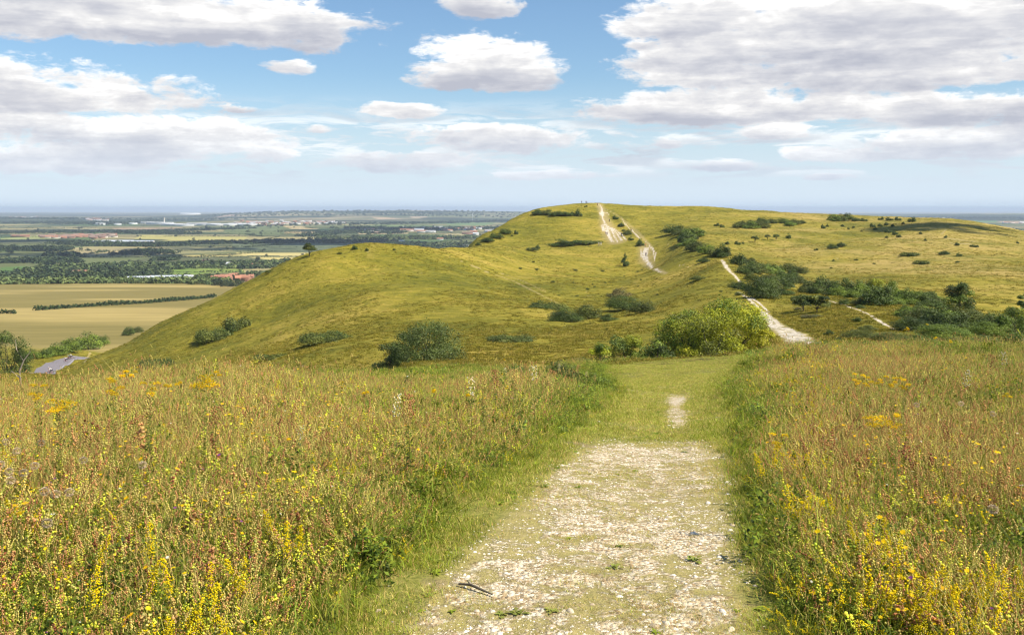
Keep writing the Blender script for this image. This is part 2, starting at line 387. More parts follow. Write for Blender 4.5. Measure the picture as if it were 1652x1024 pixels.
RIB = [
  [(1326, 562, 54), (1292, 549, 52), (1262, 532, 40), (1244, 518, 26), (1232, 505, 18)],
  [(1232, 505, 9), (1218, 492, 8), (1206, 480, 7), (1190, 471, 6)], [(1240, 503, 5), (1224, 488, 6), (1210, 478, 5)],
  [(1194, 455, 5), (1184, 443, 7), (1174, 434, 9), (1168, 424, 8), (1164, 419, 5)],
  [(1442, 531, 7), (1422, 520, 10), (1404, 508, 7), (1385, 500, 7), (1362, 492, 6), (1338, 485, 4)],
  [(1043, 400, 11), (1040, 410, 12), (1042, 419, 9), (1052, 432, 6), (1068, 440, 4)],
  [(1034, 402, 3), (1034, 412, 3), (1040, 421, 4)],
  [(1048, 396, 3), (1054, 406, 2.5), (1056, 418, 3)], [(1052, 398, 2), (1058, 408, 2), (1056, 422, 2)],
  [(1033, 386, 4), (1024, 376, 4), (1015, 368, 3), (1008, 361, 3), (1004, 354, 1.5)],
  [(1052, 396, 2), (1040, 389, 2)],
  [(965, 328, 3), (971, 336, 3), (971, 346, 4), (973, 354, 4), (977, 362, 4), (981, 372, 5), (984, 381, 5), (990, 391, 3)],
  [(971, 342, 10), (972, 348, 9)], [(978, 342, 3), (983, 347, 4)],
  [(981, 364, 4), (988, 374, 4), (993, 384, 4), (996, 391, 3)], [(977, 362, 3), (987, 368, 3), (996, 378, 4), (1003, 388, 5)],
  [(985, 366, 3), (996, 373, 4), (1006, 382, 4), (1011, 389, 3)], [(975, 366, 3), (979, 378, 4), (987, 390, 3)], [(972, 362, 6), (974, 374, 6)],
]
for r in RIB: ribbon(CH, r)
FADE = np.zeros((nr, nc))
for r, a in (([(742, 420, 2.5), (790, 440, 4), (830, 454, 4), (862, 470, 4), (905, 492, 3)], .8), ([(800, 438, 2), (840, 452, 2.5), (880, 470, 2)], .7),
          ([(700, 408, 2), (742, 420, 3)], .5),
          ([(1052, 432, 10), (1075, 441, 8)], .9), ([(967, 330, 12), (973, 345, 16), (980, 366, 26), (990, 384, 36), (996, 392, 26)], .75), ([(1040, 396, 24), (1042, 420, 26), (1052, 432, 12)], .7),
          ([(136, 585, 3), (146, 568, 3)], .9), ([(975, 336, 4), (1000, 350, 4), (1030, 376, 6), (1048, 396, 8)], .6),
          ([(1518, 378, 2.5), (1527, 370, 1.5)], 1), ([(1535, 393, 12), (1565, 394, 10)], .9), ([(1530, 385, 30), (1570, 390, 20)], .5)):
    ribbon(FADE, r, a, .3)
# flecks of bare chalk
for _ in range(46):
    cx, cy = random.choice([(1455, 475), (1640, 490), (1645, 497), (1440, 470), (1110, 395), (1100, 430), (1590, 462), (900, 585), (830, 583)])
    a = cx + random.gauss(0, 16); b = cy + random.gauss(0, 3); l = random.uniform(1.5, 6)
    ribbon(CH, [(a, b, random.uniform(1.2, 3)), (a + l, b + random.uniform(-.6, .6), random.uniform(1, 2.5))], .8)
TAN = smooth(1080, 1300, GP) * smooth(150, 260, GY) * .8 + smooth(250, 0, np.abs(GP - 1000)) * 0
TAN = np.clip(TAN, 0, 1)

# crops and fields of the vale: strips of fields with hedges between them
PALF = [(0.13, 0.145, 0.055), (0.085, 0.11, 0.045), (0.24, 0.21, 0.10), (0.34, 0.29, 0.13), (0.14, 0.16, 0.06), (0.065, 0.09, 0.045), (0.11, 0.12, 0.055), (0.18, 0.18, 0.085), (0.10, 0.15, 0.05)]
TINT = np.zeros((nr, nc, 3)); TINT[:] = (0.16, 0.15, 0.06)
frng = random.Random(21)
FROWS = [1560]
while FROWS[-1] < 9500: FROWS.append(FROWS[-1] + frng.uniform(150, 330) * (1 + FROWS[-1] / 9000))
FSK = [(frng.uniform(-.07, .07), frng.uniform(0, 6.28), frng.uniform(10, 35)) for _ in FROWS]
def fline(k, X): s, p, a = FSK[k]; return FROWS[k] + s * X + a * np.sin(X / 420 + p)
FDIV = []
for k in range(len(FROWS) - 1):
    x = -0.62 * FROWS[k]; L = [x]
    while x < FROWS[k] * .6:
        x += frng.uniform(180, 620) * (1 + FROWS[k] / 12000); L.append(x)
    FDIV.append((L, [frng.uniform(-.5, .5) for _ in L], [frng.choice(PALF) for _ in L]))
v = GY > 1350
Xv, Yv = GX[v], GY[v]; cv = np.zeros((len(Xv), 3)); cv[:] = PALF[0]
for k in range(len(FROWS) - 1):
    lo, hi = fline(k, Xv), fline(k + 1, Xv); mk = (Yv >= lo) & (Yv < hi)
    L, S, C = FDIV[k]
    u = (Yv - FROWS[k]); ids = np.zeros(len(Xv), int)
    for j in range(len(L)): ids += (Xv > L[j] + S[j] * u)
    cc = np.array(C)[np.clip(ids, 0, len(C) - 1)]
    cv[mk] = cc[mk]
farm = Yv > 8500
wood = smooth(.38, .49, fbm(Xv / 1500, Yv / 900, 4, 31))[:, None]
fcol = np.array([(0.25, 0.22, 0.11), (0.13, 0.15, 0.06), (0.33, 0.27, 0.15), (0.16, 0.17, 0.07)])[(hash2(np.floor(Xv / 600 + .4 * np.sin(Yv / 700)), np.floor(Yv / 520 + .3 * np.sin(Xv / 900)), 5) * 3.99).astype(int)]
fcol = fcol * (1 - wood) + np.array((0.035, 0.05, 0.022)) * wood
cv[farm] = fcol[farm]
TINT[v] = cv
def fpoly(pts, c, ymin=1000):
    """a field seen between these corners lies on the ground there"""
    mk = np.zeros((nr, nc), bool); xs = [p[0] for p in pts]; ys = [p[1] for p in pts]
    sel = (GY > ymin) & (GP > min(xs)) & (GP < max(xs)) & (GPY > min(ys)) & (GPY < max(ys))
    px = GP[sel]; py = GPY[sel] + (fbm(GX[sel] / 130, GY[sel] / 130, 2, 8) - .5) * .8
    ins = np.zeros(len(px), bool)
    n = len(pts)
    for i in range(n):
        x1, y1 = pts[i]; x2, y2 = pts[(i + 1) % n]
        if y1 == y2: continue
        cr = ((y1 > py) != (y2 > py)) & (px < (x2 - x1) * (py - y1) / (y2 - y1) + x1)
        ins ^= cr
    mk[sel] = ins; TINT[mk] = c
for pts, c in [
    ([(0, 431), (40, 429), (85, 438), (40, 440), (0, 441)], (0.10, 0.17, 0.045)),
    ([(130, 446), (180, 440), (300, 430), (360, 433), (370, 437), (330, 441), (250, 452), (120, 452)], (0.17, 0.24, 0.05)),
    ([(310, 434), (390, 434), (395, 440), (330, 440)], (0.22, 0.27, 0.06)),
    ([(100, 427), (180, 427), (180, 432), (110, 433)], (0.34, 0.29, 0.12)),
    ([(60, 380), (0, 385), (0, 388), (60, 388), (110, 387)], (0.28, 0.30, 0.11)),
    ([(0, 411), (75, 411), (100, 416), (0, 417)], (0.21, 0.22, 0.09)),
    ([(120, 401), (260, 399), (330, 407), (240, 413), (120, 412)], (0.34, 0.28, 0.14)),
    ([(265, 398), (400, 399), (400, 405), (270, 411)], (0.26, 0.24, 0.11)), ([(290, 411), (400, 409), (400, 413), (300, 415)], (0.46, 0.38, 0.14)),
    ([(380, 407), (520, 408), (500, 413), (380, 412)], (0.52, 0.43, 0.17)), ([(400, 415), (480, 414), (470, 421), (440, 420)], (0.50, 0.42, 0.16)),
    ([(375, 389), (560, 389), (620, 394), (520, 406), (375, 405)], (0.125, 0.15, 0.08)),
    ([(230, 379), (400, 382), (390, 389), (210, 388)], (0.43, 0.38, 0.13)),
    ([(360, 364), (455, 364), (480, 378), (400, 380), (360, 376)], (0.15, 0.18, 0.07)),
    ([(455, 364), (485, 365), (520, 370), (470, 370)], (0.52, 0.40, 0.20)), ([(458, 374), (510, 373), (508, 377), (460, 377)], (0.50, 0.38, 0.19)),
    ([(530, 372), (552, 371), (552, 375), (530, 376)], (0.50, 0.38, 0.19)), ([(575, 374), (660, 375), (660, 377), (580, 378)], (0.48, 0.38, 0.2)),
    ([(640, 371), (700, 371), (700, 375), (640, 373)], (0.5, 0.33, 0.2)), ([(720, 377), (750, 377), (750, 381), (715, 380)], (0.4, 0.34, 0.17)),
    ([(598, 350), (620, 350), (650, 354), (610, 354)], (0.45, 0.33, 0.2)), ([(660, 349), (690, 349), (690, 351), (665, 352)], (0.4, 0.31, 0.2)),
    ([(585, 363), (650, 363), (670, 366), (600, 367)], (0.16, 0.22, 0.08)), ([(720, 357), (800, 360), (780, 364), (720, 363)], (0.15, 0.22, 0.09)),
    ([(80, 366), (140, 366), (170, 371), (130, 372)], (0.40, 0.34, 0.17)), ([(180, 368), (290, 367), (300, 371), (190, 372)], (0.38, 0.27, 0.17)),
    ([(1480, 350), (1545, 351), (1500, 355), (1480, 355)], (0.40, 0.36, 0.2)), ([(1560, 356), (1610, 356), (1605, 359), (1560, 358)], (0.13, 0.22, 0.08)), ([(1610, 357), (1652, 357), (1652, 361), (1620, 360)], (0.42, 0.3, 0.2)),
    ([(340, 352), (370, 346), (390, 347), (360, 350)], (0.36, 0.25, 0.17)),
]: fpoly(pts, c)
# ripening crop below the escarpment
cropn = fbm(GX / 90 + GY / 260, GY / 42, 3, 77)
cropc = np.array((0.40, 0.305, 0.11)) * (0.86 + 0.34 * cropn)[..., None]
mk = (GY > 345) & (GY < 1500) & (GP < 720)
TINT[mk] = cropc[mk]
olive_shade = smooth(.42, .60, fbm(GX / 330 + 3, GY / 95, 3, 55))[..., None] * .85  # darker olive bands put cloud shade into the crop colour
TINT[mk] = (TINT * (1 - olive_shade) + np.array((0.20, 0.165, 0.05)) * olive_shade)[mk]
VW = 1 - HILL
# grass bank above the road
bank = smooth(425, 385, GY + 0.25 * (GP - 60)) * (1 - smooth(200, 500, GP))
VW = VW * (1 - bank)
G1 = np.stack([CH, SH, TAN, MD], -1).reshape(-1, 4)
G2 = np.concatenate([TINT, VW[..., None]], -1).reshape(-1, 4)
G3 = np.stack([FADE, HILL, HILL, HILL], -1).reshape(-1, 4)

gm, t = new_mat('turf_and_soil')
pos = t.n('ShaderNodeNewGeometry').outputs['Position']
A1 = t.n('ShaderNodeAttribute'); A1.attribute_name = 'cover'; c1 = t.n('ShaderNodeSeparateColor'); t.put(c1.inputs[0], A1.outputs['Color'])
chk, sht, tan, mdw = c1.outputs[0], c1.outputs[1], c1.outputs[2], A1.outputs['Alpha']
A2 = t.n('ShaderNodeAttribute'); A2.attribute_name = 'crop'
A3 = t.n('ShaderNodeAttribute'); A3.attribute_name = 'wear'; c3 = t.n('ShaderNodeSeparateColor'); t.put(c3.inputs[0], A3.outputs['Color'])
nbig = t.noise(pos, 0.022, 5, .6); nmid = t.noise(pos, 0.16, 5, .65, .4); nsm = t.noise(pos, 1.3, 6, .7)
rill = t.noise(t.vm('MULTIPLY', pos, (0.10, 0.5, 1.3)), 1.0, 5, .65, .5)
hv = t.m('ADD', t.m('MULTIPLY', nbig, .45), t.m('ADD', t.m('MULTIPLY', nmid, .30), t.m('ADD', t.m('MULTIPLY', nsm, .22), t.m('MULTIPLY', rill, .22))))
hillc = t.ramp(hv, [(0.46, (0.075, 0.085, 0.012)), (0.55, (0.155, 0.148, 0.017)), (0.62, (0.235, 0.205, 0.026)), (0.69, (0.33, 0.26, 0.048)), (0.78, (0.42, 0.32, 0.09))])
tanc = t.ramp(hv, [(0.47, (0.11, 0.115, 0.02)), (0.55, (0.235, 0.20, 0.042)), (0.62, (0.37, 0.275, 0.085)), (0.74, (0.48, 0.335, 0.13))])
hillc = t.mix(1.0, hillc, (1.06, 1.03, .98), 'MULTIPLY')
patch = t.noise(t.vm('MULTIPLY', pos, (1.0, .55, 1)), .055, 6, .72, 1.2)
hillc = t.mix(t.step(patch, .53, .68, 0, .28), hillc, (0.075, 0.088, 0.016))
hillc = t.mix(t.step(patch, .42, .34, 0, .30), hillc, (0.36, 0.275, 0.07))
hillc = t.mix(t.m('MULTIPLY', tan, t.step(t.noise(pos, .012, 5, .65, .6), .38, .58, .15, 1)), hillc, tanc)
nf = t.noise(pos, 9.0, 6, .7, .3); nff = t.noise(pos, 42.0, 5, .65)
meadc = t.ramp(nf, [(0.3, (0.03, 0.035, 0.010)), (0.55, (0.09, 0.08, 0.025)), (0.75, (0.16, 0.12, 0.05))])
shc = t.ramp(t.m('ADD', t.m('MULTIPLY', nf, .5), t.m('MULTIPLY', nff, .5)), [(0.36, (0.10, 0.115, 0.024)), (0.5, (0.22, 0.215, 0.045)), (0.60, (0.32, 0.28, 0.085)), (0.72, (0.44, 0.36, 0.16))])
shc = t.mix(t.m('MULTIPLY', t.step(t.noise(pos, 2.2, 5, .6), .56, .66), .55), shc, (0.27, 0.19, 0.125))
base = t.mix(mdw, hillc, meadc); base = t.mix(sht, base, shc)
base = t.mix(t.m('MULTIPLY', t.step(chk, .1, .7), .55), base, (0.42, 0.33, 0.15))
# chalk: stones and worn rock showing through thin turf
cn = t.noise(t.vm('MULTIPLY', pos, (1.0, 1.0, 1)), 5.5, 8, .72, .6)
vo = t.n('ShaderNodeTexVoronoi', feature='F1'); t.put(vo.inputs['Vector'], pos); vo.inputs['Scale'].default_value = 48; vo.inputs['Randomness'].default_value = 1
vs = t.n('ShaderNodeSeparateColor'); t.put(vs.inputs[0], vo.outputs['Color'])
farc = t.step(t.vm('LENGTH', pos), 14, 40)
keep = t.m('ADD', t.m('SUBTRACT', chk, .66), t.m('MULTIPLY', t.m('SUBTRACT', cn, .5), 2.6))
keep = t.m('ADD', keep, t.m('MULTIPLY', t.m('SUBTRACT', t.noise(pos, 1.1, 3, .5), .5), 1.2))
chn = t.m('MULTIPLY', t.step(keep, -.02, .30), t.step(chk, 0.02, .35))
cnf = t.noise(pos, 0.9, 6, .75, .8)
chf = t.step(t.m('ADD', t.m('SUBTRACT', chk, .60), t.m('MULTIPLY', t.m('SUBTRACT', t.noise(t.vm('MULTIPLY', pos, (1.0, .35, .5)), .8, 6, .75, .8), .5), 3.6)), -.05, .3)
chm = t.fmix(farc, chn, chf)
stone = t.ramp(t.m('ADD', t.m('MULTIPLY', vs.outputs[0], .55), t.m('MULTIPLY', nff, .6)), [(0.30, (0.32, 0.22, 0.115)), (0.48, (0.45, 0.345, 0.20)), (0.66, (0.61, 0.51, 0.345)), (0.86, (0.78, 0.70, 0.54))])
stone = t.mix(farc, stone, t.ramp(cnf, [(.35, (.44, .36, .23)), (.55, (.64, .57, .46))]))
base = t.mix(t.m('MULTIPLY', c3.outputs[0], t.step(nsm, .25, .6, .35, 1)), base, (0.40, 0.31, 0.15))
base = t.mix(chm, base, stone)
# crops: fine tramlines and mottling
cro = t.noise(t.vm('MULTIPLY', pos, (0.02, 0.10, .1)), 1.0, 5, .6)
crop = t.mix(t.step(cro, .3, .7, .0, .55), A2.outputs['Color'], t.mix(1.0, A2.outputs['Color'], (0.62, 0.66, 0.6), 'MULTIPLY'))
base = t.mix(A2.outputs['Alpha'], base, crop)
hb = t.m('ADD', t.m('MULTIPLY', nsm, .5), t.m('MULTIPLY', nmid, 1.6))
nearb = t.m('ADD', t.m('MULTIPLY', nf, .05), t.m('MULTIPLY', t.m('SUBTRACT', 1.0, vo.outputs['Distance']), t.m('MULTIPLY', chm, .02)))
bh = t.fmix(farc, nearb, t.m('MULTIPLY', hb, t.m('SUBTRACT', 1.0, A2.outputs['Alpha'])))
finish(t, base, 0.95, .1, bump(t, bh, 0.75, 1.0))

idx = np.arange(nr * nc).reshape(nr, nc)
f = np.stack([idx[:-1, :-1], idx[:-1, 1:], idx[1:, 1:], idx[1:, :-1]], -1).reshape(-1, 4)
V = np.stack([GX, GY, GZ], -1).reshape(-1, 3)
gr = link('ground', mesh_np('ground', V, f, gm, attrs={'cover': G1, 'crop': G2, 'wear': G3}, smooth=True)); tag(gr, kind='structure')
# the same ground carried on round behind and beside the view
th0, th1 = math.atan2(GX[0, -1], GY[0, -1]), math.atan2(GX[0, 0], GY[0, 0])
rr = np.r_[0.0, ROWS[::12]]; hyp = 1 / math.cos(th0)
cR = look(GZ, 2550.0 + 0 * rr, np.maximum(rr, 1.0)); cL = look(GZ, -900.0 + 0 * rr, np.maximum(rr, 1.0))
K = 48; ths = np.linspace(th0, 2 * math.pi + th1, K); vb = []
for i, a in enumerate(ths):
    q = i / (K - 1); q = q * q * (3 - 2 * q); z = cR * (1 - q) + cL * q
    side = math.sin(math.pi * i / (K - 1)) * 0.25
    z = np.where(rr < 300, z * (1 - side), z)
    rad = rr * (hyp if True else 1)
    vb.append(np.stack([np.sin(a) * rad, np.cos(a) * rad, z], -1))
vb = np.array(vb); n2 = len(rr); idb = np.arange(K * n2).reshape(K, n2)
fb = np.stack([idb[:-1, :-1], idb[:-1, 1:], idb[1:, 1:], idb[1:, :-1]], -1).reshape(-1, 4)
att = {'cover': np.tile((0, 0, 0, 1.0), (K * n2, 1)), 'crop': np.tile((0.18, 0.17, 0.06, 0), (K * n2, 1)), 'wear': np.zeros((K * n2, 4))}
tag(link('terrain', mesh_np('terrain', vb.reshape(-1, 3), fb, gm, attrs=att, smooth=True)), kind='structure')
# ------------------------------------------------------------------ leaf and stem materials: colours live on each blade
def herb_mat(name, trans=.3, spread=.22, rough=.6, spec=.25):
    m, t = new_mat(name)
    c = t.attr('col'); oi = t.n('ShaderNodeObjectInfo').outputs['Random']
    k = t.fmix(oi, 1 - spread, 1 + spread)
    g = t.n('ShaderNodeGamma'); t.put(g.inputs[0], c); g.inputs[1].default_value = 1.10 if name == 'herbage' else 1.0
    if name == 'herbage': k = t.m('MULTIPLY', k, 1.06)
    c2 = t.vm('SCALE', t.vm('MULTIPLY', g.outputs[0], (.95, 1.0, 1.0))); t.put(c2.node.inputs[3], k)
    finish(t, c2, rough, spec, None, trans); return m
HERB = herb_mat('herbage', .36); LEAF = herb_mat('foliage', .22, .10, .55, .3)
mb, t = new_mat('bark'); pb = t.n('ShaderNodeTexCoord').outputs['Object']
finish(t, t.ramp(t.noise(pb, 9, 5, .6), [(.3, (.06, .05, .038)), (.7, (.17, .145, .11))]), .9, .1); BARK = mb
mb, t = new_mat('weathered_wood'); pb = t.n('ShaderNodeTexCoord').outputs['Object']
finish(t, t.ramp(t.noise(pb, 9, 5, .6), [(.3, (.20, .16, .12)), (.7, (.42, .36, .29))]), .9, .1); DEADW = mb

class Acc:
    """collects coloured faces into one mesh"""
    def __init__(s): s.v = []; s.q = []; s.t = []; s.c = []
    def blade(s, base, dirx, h, w, bend, c0, c1, seg=3, tip=.15):
        bx, by, bz = base; ca, sa = math.cos(dirx), math.sin(dirx); i0 = len(s.v); side = random.uniform(0, 6.28)
        sx, sy = math.cos(side) * w, math.sin(side) * w
        for k in range(seg + 1):
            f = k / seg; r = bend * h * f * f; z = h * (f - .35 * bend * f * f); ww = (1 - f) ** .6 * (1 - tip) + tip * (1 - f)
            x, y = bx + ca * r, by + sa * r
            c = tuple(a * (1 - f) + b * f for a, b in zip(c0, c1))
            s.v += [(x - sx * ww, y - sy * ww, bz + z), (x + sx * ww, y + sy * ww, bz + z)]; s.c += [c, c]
        for k in range(seg): a = i0 + 2 * k; s.q.append((a, a + 1, a + 3, a + 2))
        return (bx + ca * bend * h, by + sa * bend * h, bz + h * (1 - .35 * bend))
    def pod(s, p, r, rz, c):
        i = len(s.v); x, y, z = p; a = random.uniform(0, 1.5); ca, sa = math.cos(a) * r, math.sin(a) * r
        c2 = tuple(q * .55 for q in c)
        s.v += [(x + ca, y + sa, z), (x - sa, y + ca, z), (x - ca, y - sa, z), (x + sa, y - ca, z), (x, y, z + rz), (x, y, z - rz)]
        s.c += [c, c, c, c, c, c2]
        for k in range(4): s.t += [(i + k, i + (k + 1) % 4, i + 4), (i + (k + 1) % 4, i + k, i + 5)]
    def leaf(s, p, a, l, w, up, c):
        i = len(s.v); x, y, z = p; ca, sa = math.cos(a), math.sin(a); cu, su = math.cos(up), math.sin(up)
        def P(u, v, dz=0): return (x + ca * cu * u - sa * v, y + sa * cu * u + ca * v, z + su * u + dz)
        s.v += [P(0, 0), P(l * .45, -w, .1 * l), P(l, 0, -.05 * l), P(l * .45, w, .1 * l)]; s.c += [c] * 4
        s.q.append((i, i + 1, i + 2, i + 3))
    def mesh(s, name, m):
        v = np.array(s.v)
        fs = [np.array(a) for a in (s.q, s.t) if len(a)]
        return mesh_np(name, v, fs, m, np.array(s.c))
def jit(c, a=.18):
    k = 1 + random.uniform(-a, a); return tuple(max(0, x * k * (1 + random.uniform(-a, a) * .4)) for x in c)
STRAW = (.74, .60, .19); PINK = (.66, .36, .15); RUST = (.46, .19, .09); GRN = (.185, .235, .028); FRESH = (.32, .37, .04)
YG = (.74, .69, .09); YEL = (.80, .56, .012); DK = (.075, .105, .02); TANC = (.60, .41, .15); LIME = (.38, .40, .045)
def rnd_in(r): a = random.uniform(0, 6.283); q = r * math.sqrt(random.random()); return (math.cos(a) * q, math.sin(a) * q)
def proto_green(n=60, hmin=.07, hmax=.24, r=.13, cs=(GRN, FRESH, LIME), w=.0024):
    A_ = Acc()
    for _ in range(n):
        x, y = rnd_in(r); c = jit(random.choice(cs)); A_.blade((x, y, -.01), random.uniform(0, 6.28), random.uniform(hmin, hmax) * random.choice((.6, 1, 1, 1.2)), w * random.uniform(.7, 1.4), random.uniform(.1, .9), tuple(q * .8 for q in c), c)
    return A_
def seedhead(A_, top, l, c, r=.004):
    for k in range(7):
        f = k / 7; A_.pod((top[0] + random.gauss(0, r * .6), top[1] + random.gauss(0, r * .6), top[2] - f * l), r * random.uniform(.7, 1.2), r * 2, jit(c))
def proto_dry(n=15, cs=(STRAW, TANC, STRAW, PINK)):
    A_ = proto_green(18, .08, .22, .12, (GRN, FRESH, STRAW))
    for _ in range(n):
        x, y = rnd_in(.13); c = jit(random.choice(cs)); tp = A_.blade((x, y, 0), random.uniform(0, 6.28), random.uniform(.20, .42), .0011, random.choice((random.uniform(.02, .3), random.uniform(.3, .9))), jit(STRAW), c, 3, .6)
        if random.random() < .75: seedhead(A_, tp, random.uniform(.03, .07), random.choice((PINK, TANC, STRAW, STRAW)), .0032)
    return A_
def proto_rattle(cs, n=6, h=(.11, .27)):
    A_ = proto_green(22, .07, .20, .13, (GRN, FRESH))
    for _ in range(n):
        x, y = rnd_in(.13); c = random.choice(cs); H = random.uniform(*h); a = random.uniform(0, 6.28); bd = random.uniform(0, .55)
        A_.blade((x, y, 0), a, H, .0016, bd, jit(GRN), jit(RUST), 3, .7)
        z = H * random.uniform(.4, .75)
        while z < H:
            f = z / H; cx_, cy_ = x + math.cos(a) * bd * H * f * f, y + math.sin(a) * bd * H * f * f
            for sgn in (0, math.pi):
                q = random.uniform(0, 6.28) + sgn; o_ = random.uniform(.003, .008)
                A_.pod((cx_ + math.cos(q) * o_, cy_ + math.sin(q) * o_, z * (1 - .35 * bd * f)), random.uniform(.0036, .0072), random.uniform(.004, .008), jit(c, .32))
            z += random.uniform(.008, .018)
        for _k in range(5):
            zz_ = H * random.uniform(.1, .6); A_.leaf((x, y, zz_), random.uniform(0, 6.28), random.uniform(.02, .035), .004, random.uniform(0, .7), jit(GRN))
    return A_
def proto_bedstraw(n=6):
    A_ = proto_green(24, .08, .22, .12)
    for _ in range(n):
        x, y = rnd_in(.10); H = random.uniform(.15, .28); a = random.uniform(0, 6.28); bd = random.uniform(.05, .5)
        A_.blade((x, y, 0), a, H, .0015, bd, jit(GRN), jit(LIME), 3, .7)
        for k in range(46):
            f = random.uniform(.55, 1.02); r = .016 * (1.15 - f) * 2.2
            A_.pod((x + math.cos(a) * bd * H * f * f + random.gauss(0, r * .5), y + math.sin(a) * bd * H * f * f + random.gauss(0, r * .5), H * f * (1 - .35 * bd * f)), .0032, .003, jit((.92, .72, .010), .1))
    return A_
def proto_leafy(cs=(GRN, DK, FRESH, GRN), h=.20, n=110, lw=.006, ll=.028):
    A_ = Acc()
    for _ in range(7):
        x, y = rnd_in(.10); H = h * random.uniform(.6, 1.1); A_.blade((x, y, 0), random.uniform(0, 6.28), H, .002, .1, jit(GRN), jit(FRESH), 2, .7)
        for k in range(n // 7): A_.leaf((x + random.gauss(0, .01), y + random.gauss(0, .01), H * random.uniform(.1, 1)), random.uniform(0, 6.28), ll * random.uniform(.6, 1.2), lw, random.uniform(-.2, .9), jit(random.choice(cs)))
    return A_
def proto_mix():
    A_ = proto_rattle((PINK, STRAW, YG), 3)
    B = proto_dry(9); o_ = len(A_.v)
    A_.v += B.v; A_.c += B.c; A_.q += [tuple(i + o_ for i in q) for q in B.q]; A_.t += [tuple(i + o_ for i in q) for q in B.t]
    return A_
def proto_short(n=40, r=.10, cs=(LIME, FRESH, LIME, STRAW, TANC), h=(.012, .045)):
    A_ = Acc()
    for _ in range(n):
        x, y = rnd_in(r); c = jit(random.choice(cs)); A_.blade((x, y, -.004), random.uniform(0, 6.28), random.uniform(*h), .0015, random.uniform(.3, 1.3), c, c, 2)
    return A_
def proto_flat_herb(n=14, r=.05, c=FRESH):
    A_ = Acc()
    for k in range(n): A_.leaf((random.gauss(0, .008), random.gauss(0, .008), .006), k * 2.4, r * random.uniform(.6, 1.1), r * .28, random.uniform(.0, .25), jit(c))
    return A_
def proto_dots(c, n=10, h=(.2, .36), r=.008, petals=7):
    A_ = proto_green(16, .08, .2, .12)
    for _ in range(n):
        x, y = rnd_in(.12); tp = A_.blade((x, y, 0), random.uniform(0, 6.28), random.uniform(*h), .0013, random.uniform(0, .3), jit(GRN), jit(GRN), 2, .7)
        for k in range(petals): A_.leaf(tp, k * 6.283 / petals, r, r * .35, random.uniform(0, .5), jit(c, .1))
    return A_
class Kit:
    def __init__(s, name): s.c = bpy.data.collections.new(name); s.k = 0
    def add(s, A_):
        me = A_.mesh('plant', HERB) if isinstance(A_, Acc) else A_
        o = bpy.data.objects.new('%s_%03d' % (s.c.name, s.k), me); s.c.objects.link(o); s.k += 1; return s.k - 1
def scatter(name, kit, P, rotz, scl, idx, label, kind='stuff', tilt=.12, cat=None):
    n = len(P); me = bpy.data.meshes.new(name); me.vertices.add(n); me.vertices.foreach_set('co', np.ascontiguousarray(P, np.float32).ravel())
    rot = np.stack([rng.normal(0, tilt, n), rng.normal(0, tilt, n), rotz], -1)
    a = me.attributes.new('rot', 'FLOAT_VECTOR', 'POINT'); a.data.foreach_set('vector', rot.astype(np.float32).ravel())
    a = me.attributes.new('scl', 'FLOAT_VECTOR', 'POINT')
    scl = np.asarray(scl, np.float32); scl = np.stack([scl] * 3, -1) if scl.ndim == 1 else scl
    a.data.foreach_set('vector', scl.astype(np.float32).ravel())
    a = me.attributes.new('idx', 'INT', 'POINT'); a.data.foreach_set('value', np.asarray(idx, np.int32))
    o = link(name, me); ng = bpy.data.node_groups.new(name, 'GeometryNodeTree')
    ng.interface.new_socket('Geometry', in_out='INPUT', socket_type='NodeSocketGeometry'); ng.interface.new_socket('Geometry', in_out='OUTPUT', socket_type='NodeSocketGeometry')
    N = ng.nodes; gi = N.new('NodeGroupInput'); go = N.new('NodeGroupOutput'); ip = N.new('GeometryNodeInstanceOnPoints'); ci = N.new('GeometryNodeCollectionInfo')
    ci.inputs['Collection'].default_value = kit.c; ci.inputs['Separate Children'].default_value = True; ci.inputs['Reset Children'].default_value = True
    ip.inputs['Pick Instance'].default_value = True
    def na(nm, ty): q = N.new('GeometryNodeInputNamedAttribute'); q.data_type = ty; q.inputs['Name'].default_value = nm; return q.outputs['Attribute']
    L = ng.links; L.new(gi.outputs[0], ip.inputs['Points']); L.new(ci.outputs[0], ip.inputs['Instance']); L.new(na('idx', 'INT'), ip.inputs['Instance Index'])
    L.new(na('rot', 'FLOAT_VECTOR'), ip.inputs['Rotation']); L.new(na('scl', 'FLOAT_VECTOR'), ip.inputs['Scale']); L.new(ip.outputs[0], go.inputs[0])
    md = o.modifiers.new('scatter', 'NODES'); md.node_group = ng
    return tag(o, label, cat, kind=kind)

KM = Kit('meadow_plants')
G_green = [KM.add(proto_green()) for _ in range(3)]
G_dry = [KM.add(proto_dry()) for _ in range(4)]
G_rat_p = [KM.add(proto_rattle((PINK, RUST, RUST, TANC))) for _ in range(4)]
G_rat_y = [KM.add(proto_rattle((YG, STRAW, YG, LIME))) for _ in range(3)]
G_rat_m = [KM.add(proto_rattle((PINK, STRAW, YG, TANC))) for _ in range(4)]
G_bed = [KM.add(proto_bedstraw()) for _ in range(2)]
G_leaf = [KM.add(proto_leafy()) for _ in range(3)]
G_mix = [KM.add(proto_mix()) for _ in range(3)]
G_dot = [KM.add(proto_dots((.95, .66, .008), 7, r=.011)), KM.add(proto_dots((.95, .70, .01), 9, r=.007)), KM.add(proto_dots((.95, .58, .008), 5, r=.012)), KM.add(proto_dots((.30, .09, .25), 1)), KM.add(proto_dots((.75, .72, .6), 1))]
G_tall = [KM.add(proto_green(34, .18, .34, .12, (GRN, STRAW, LIME, TANC), .0022)) for _ in range(2)]
def near_mask(X, Y, G): return look(G, CX + X / Y * F, Y)
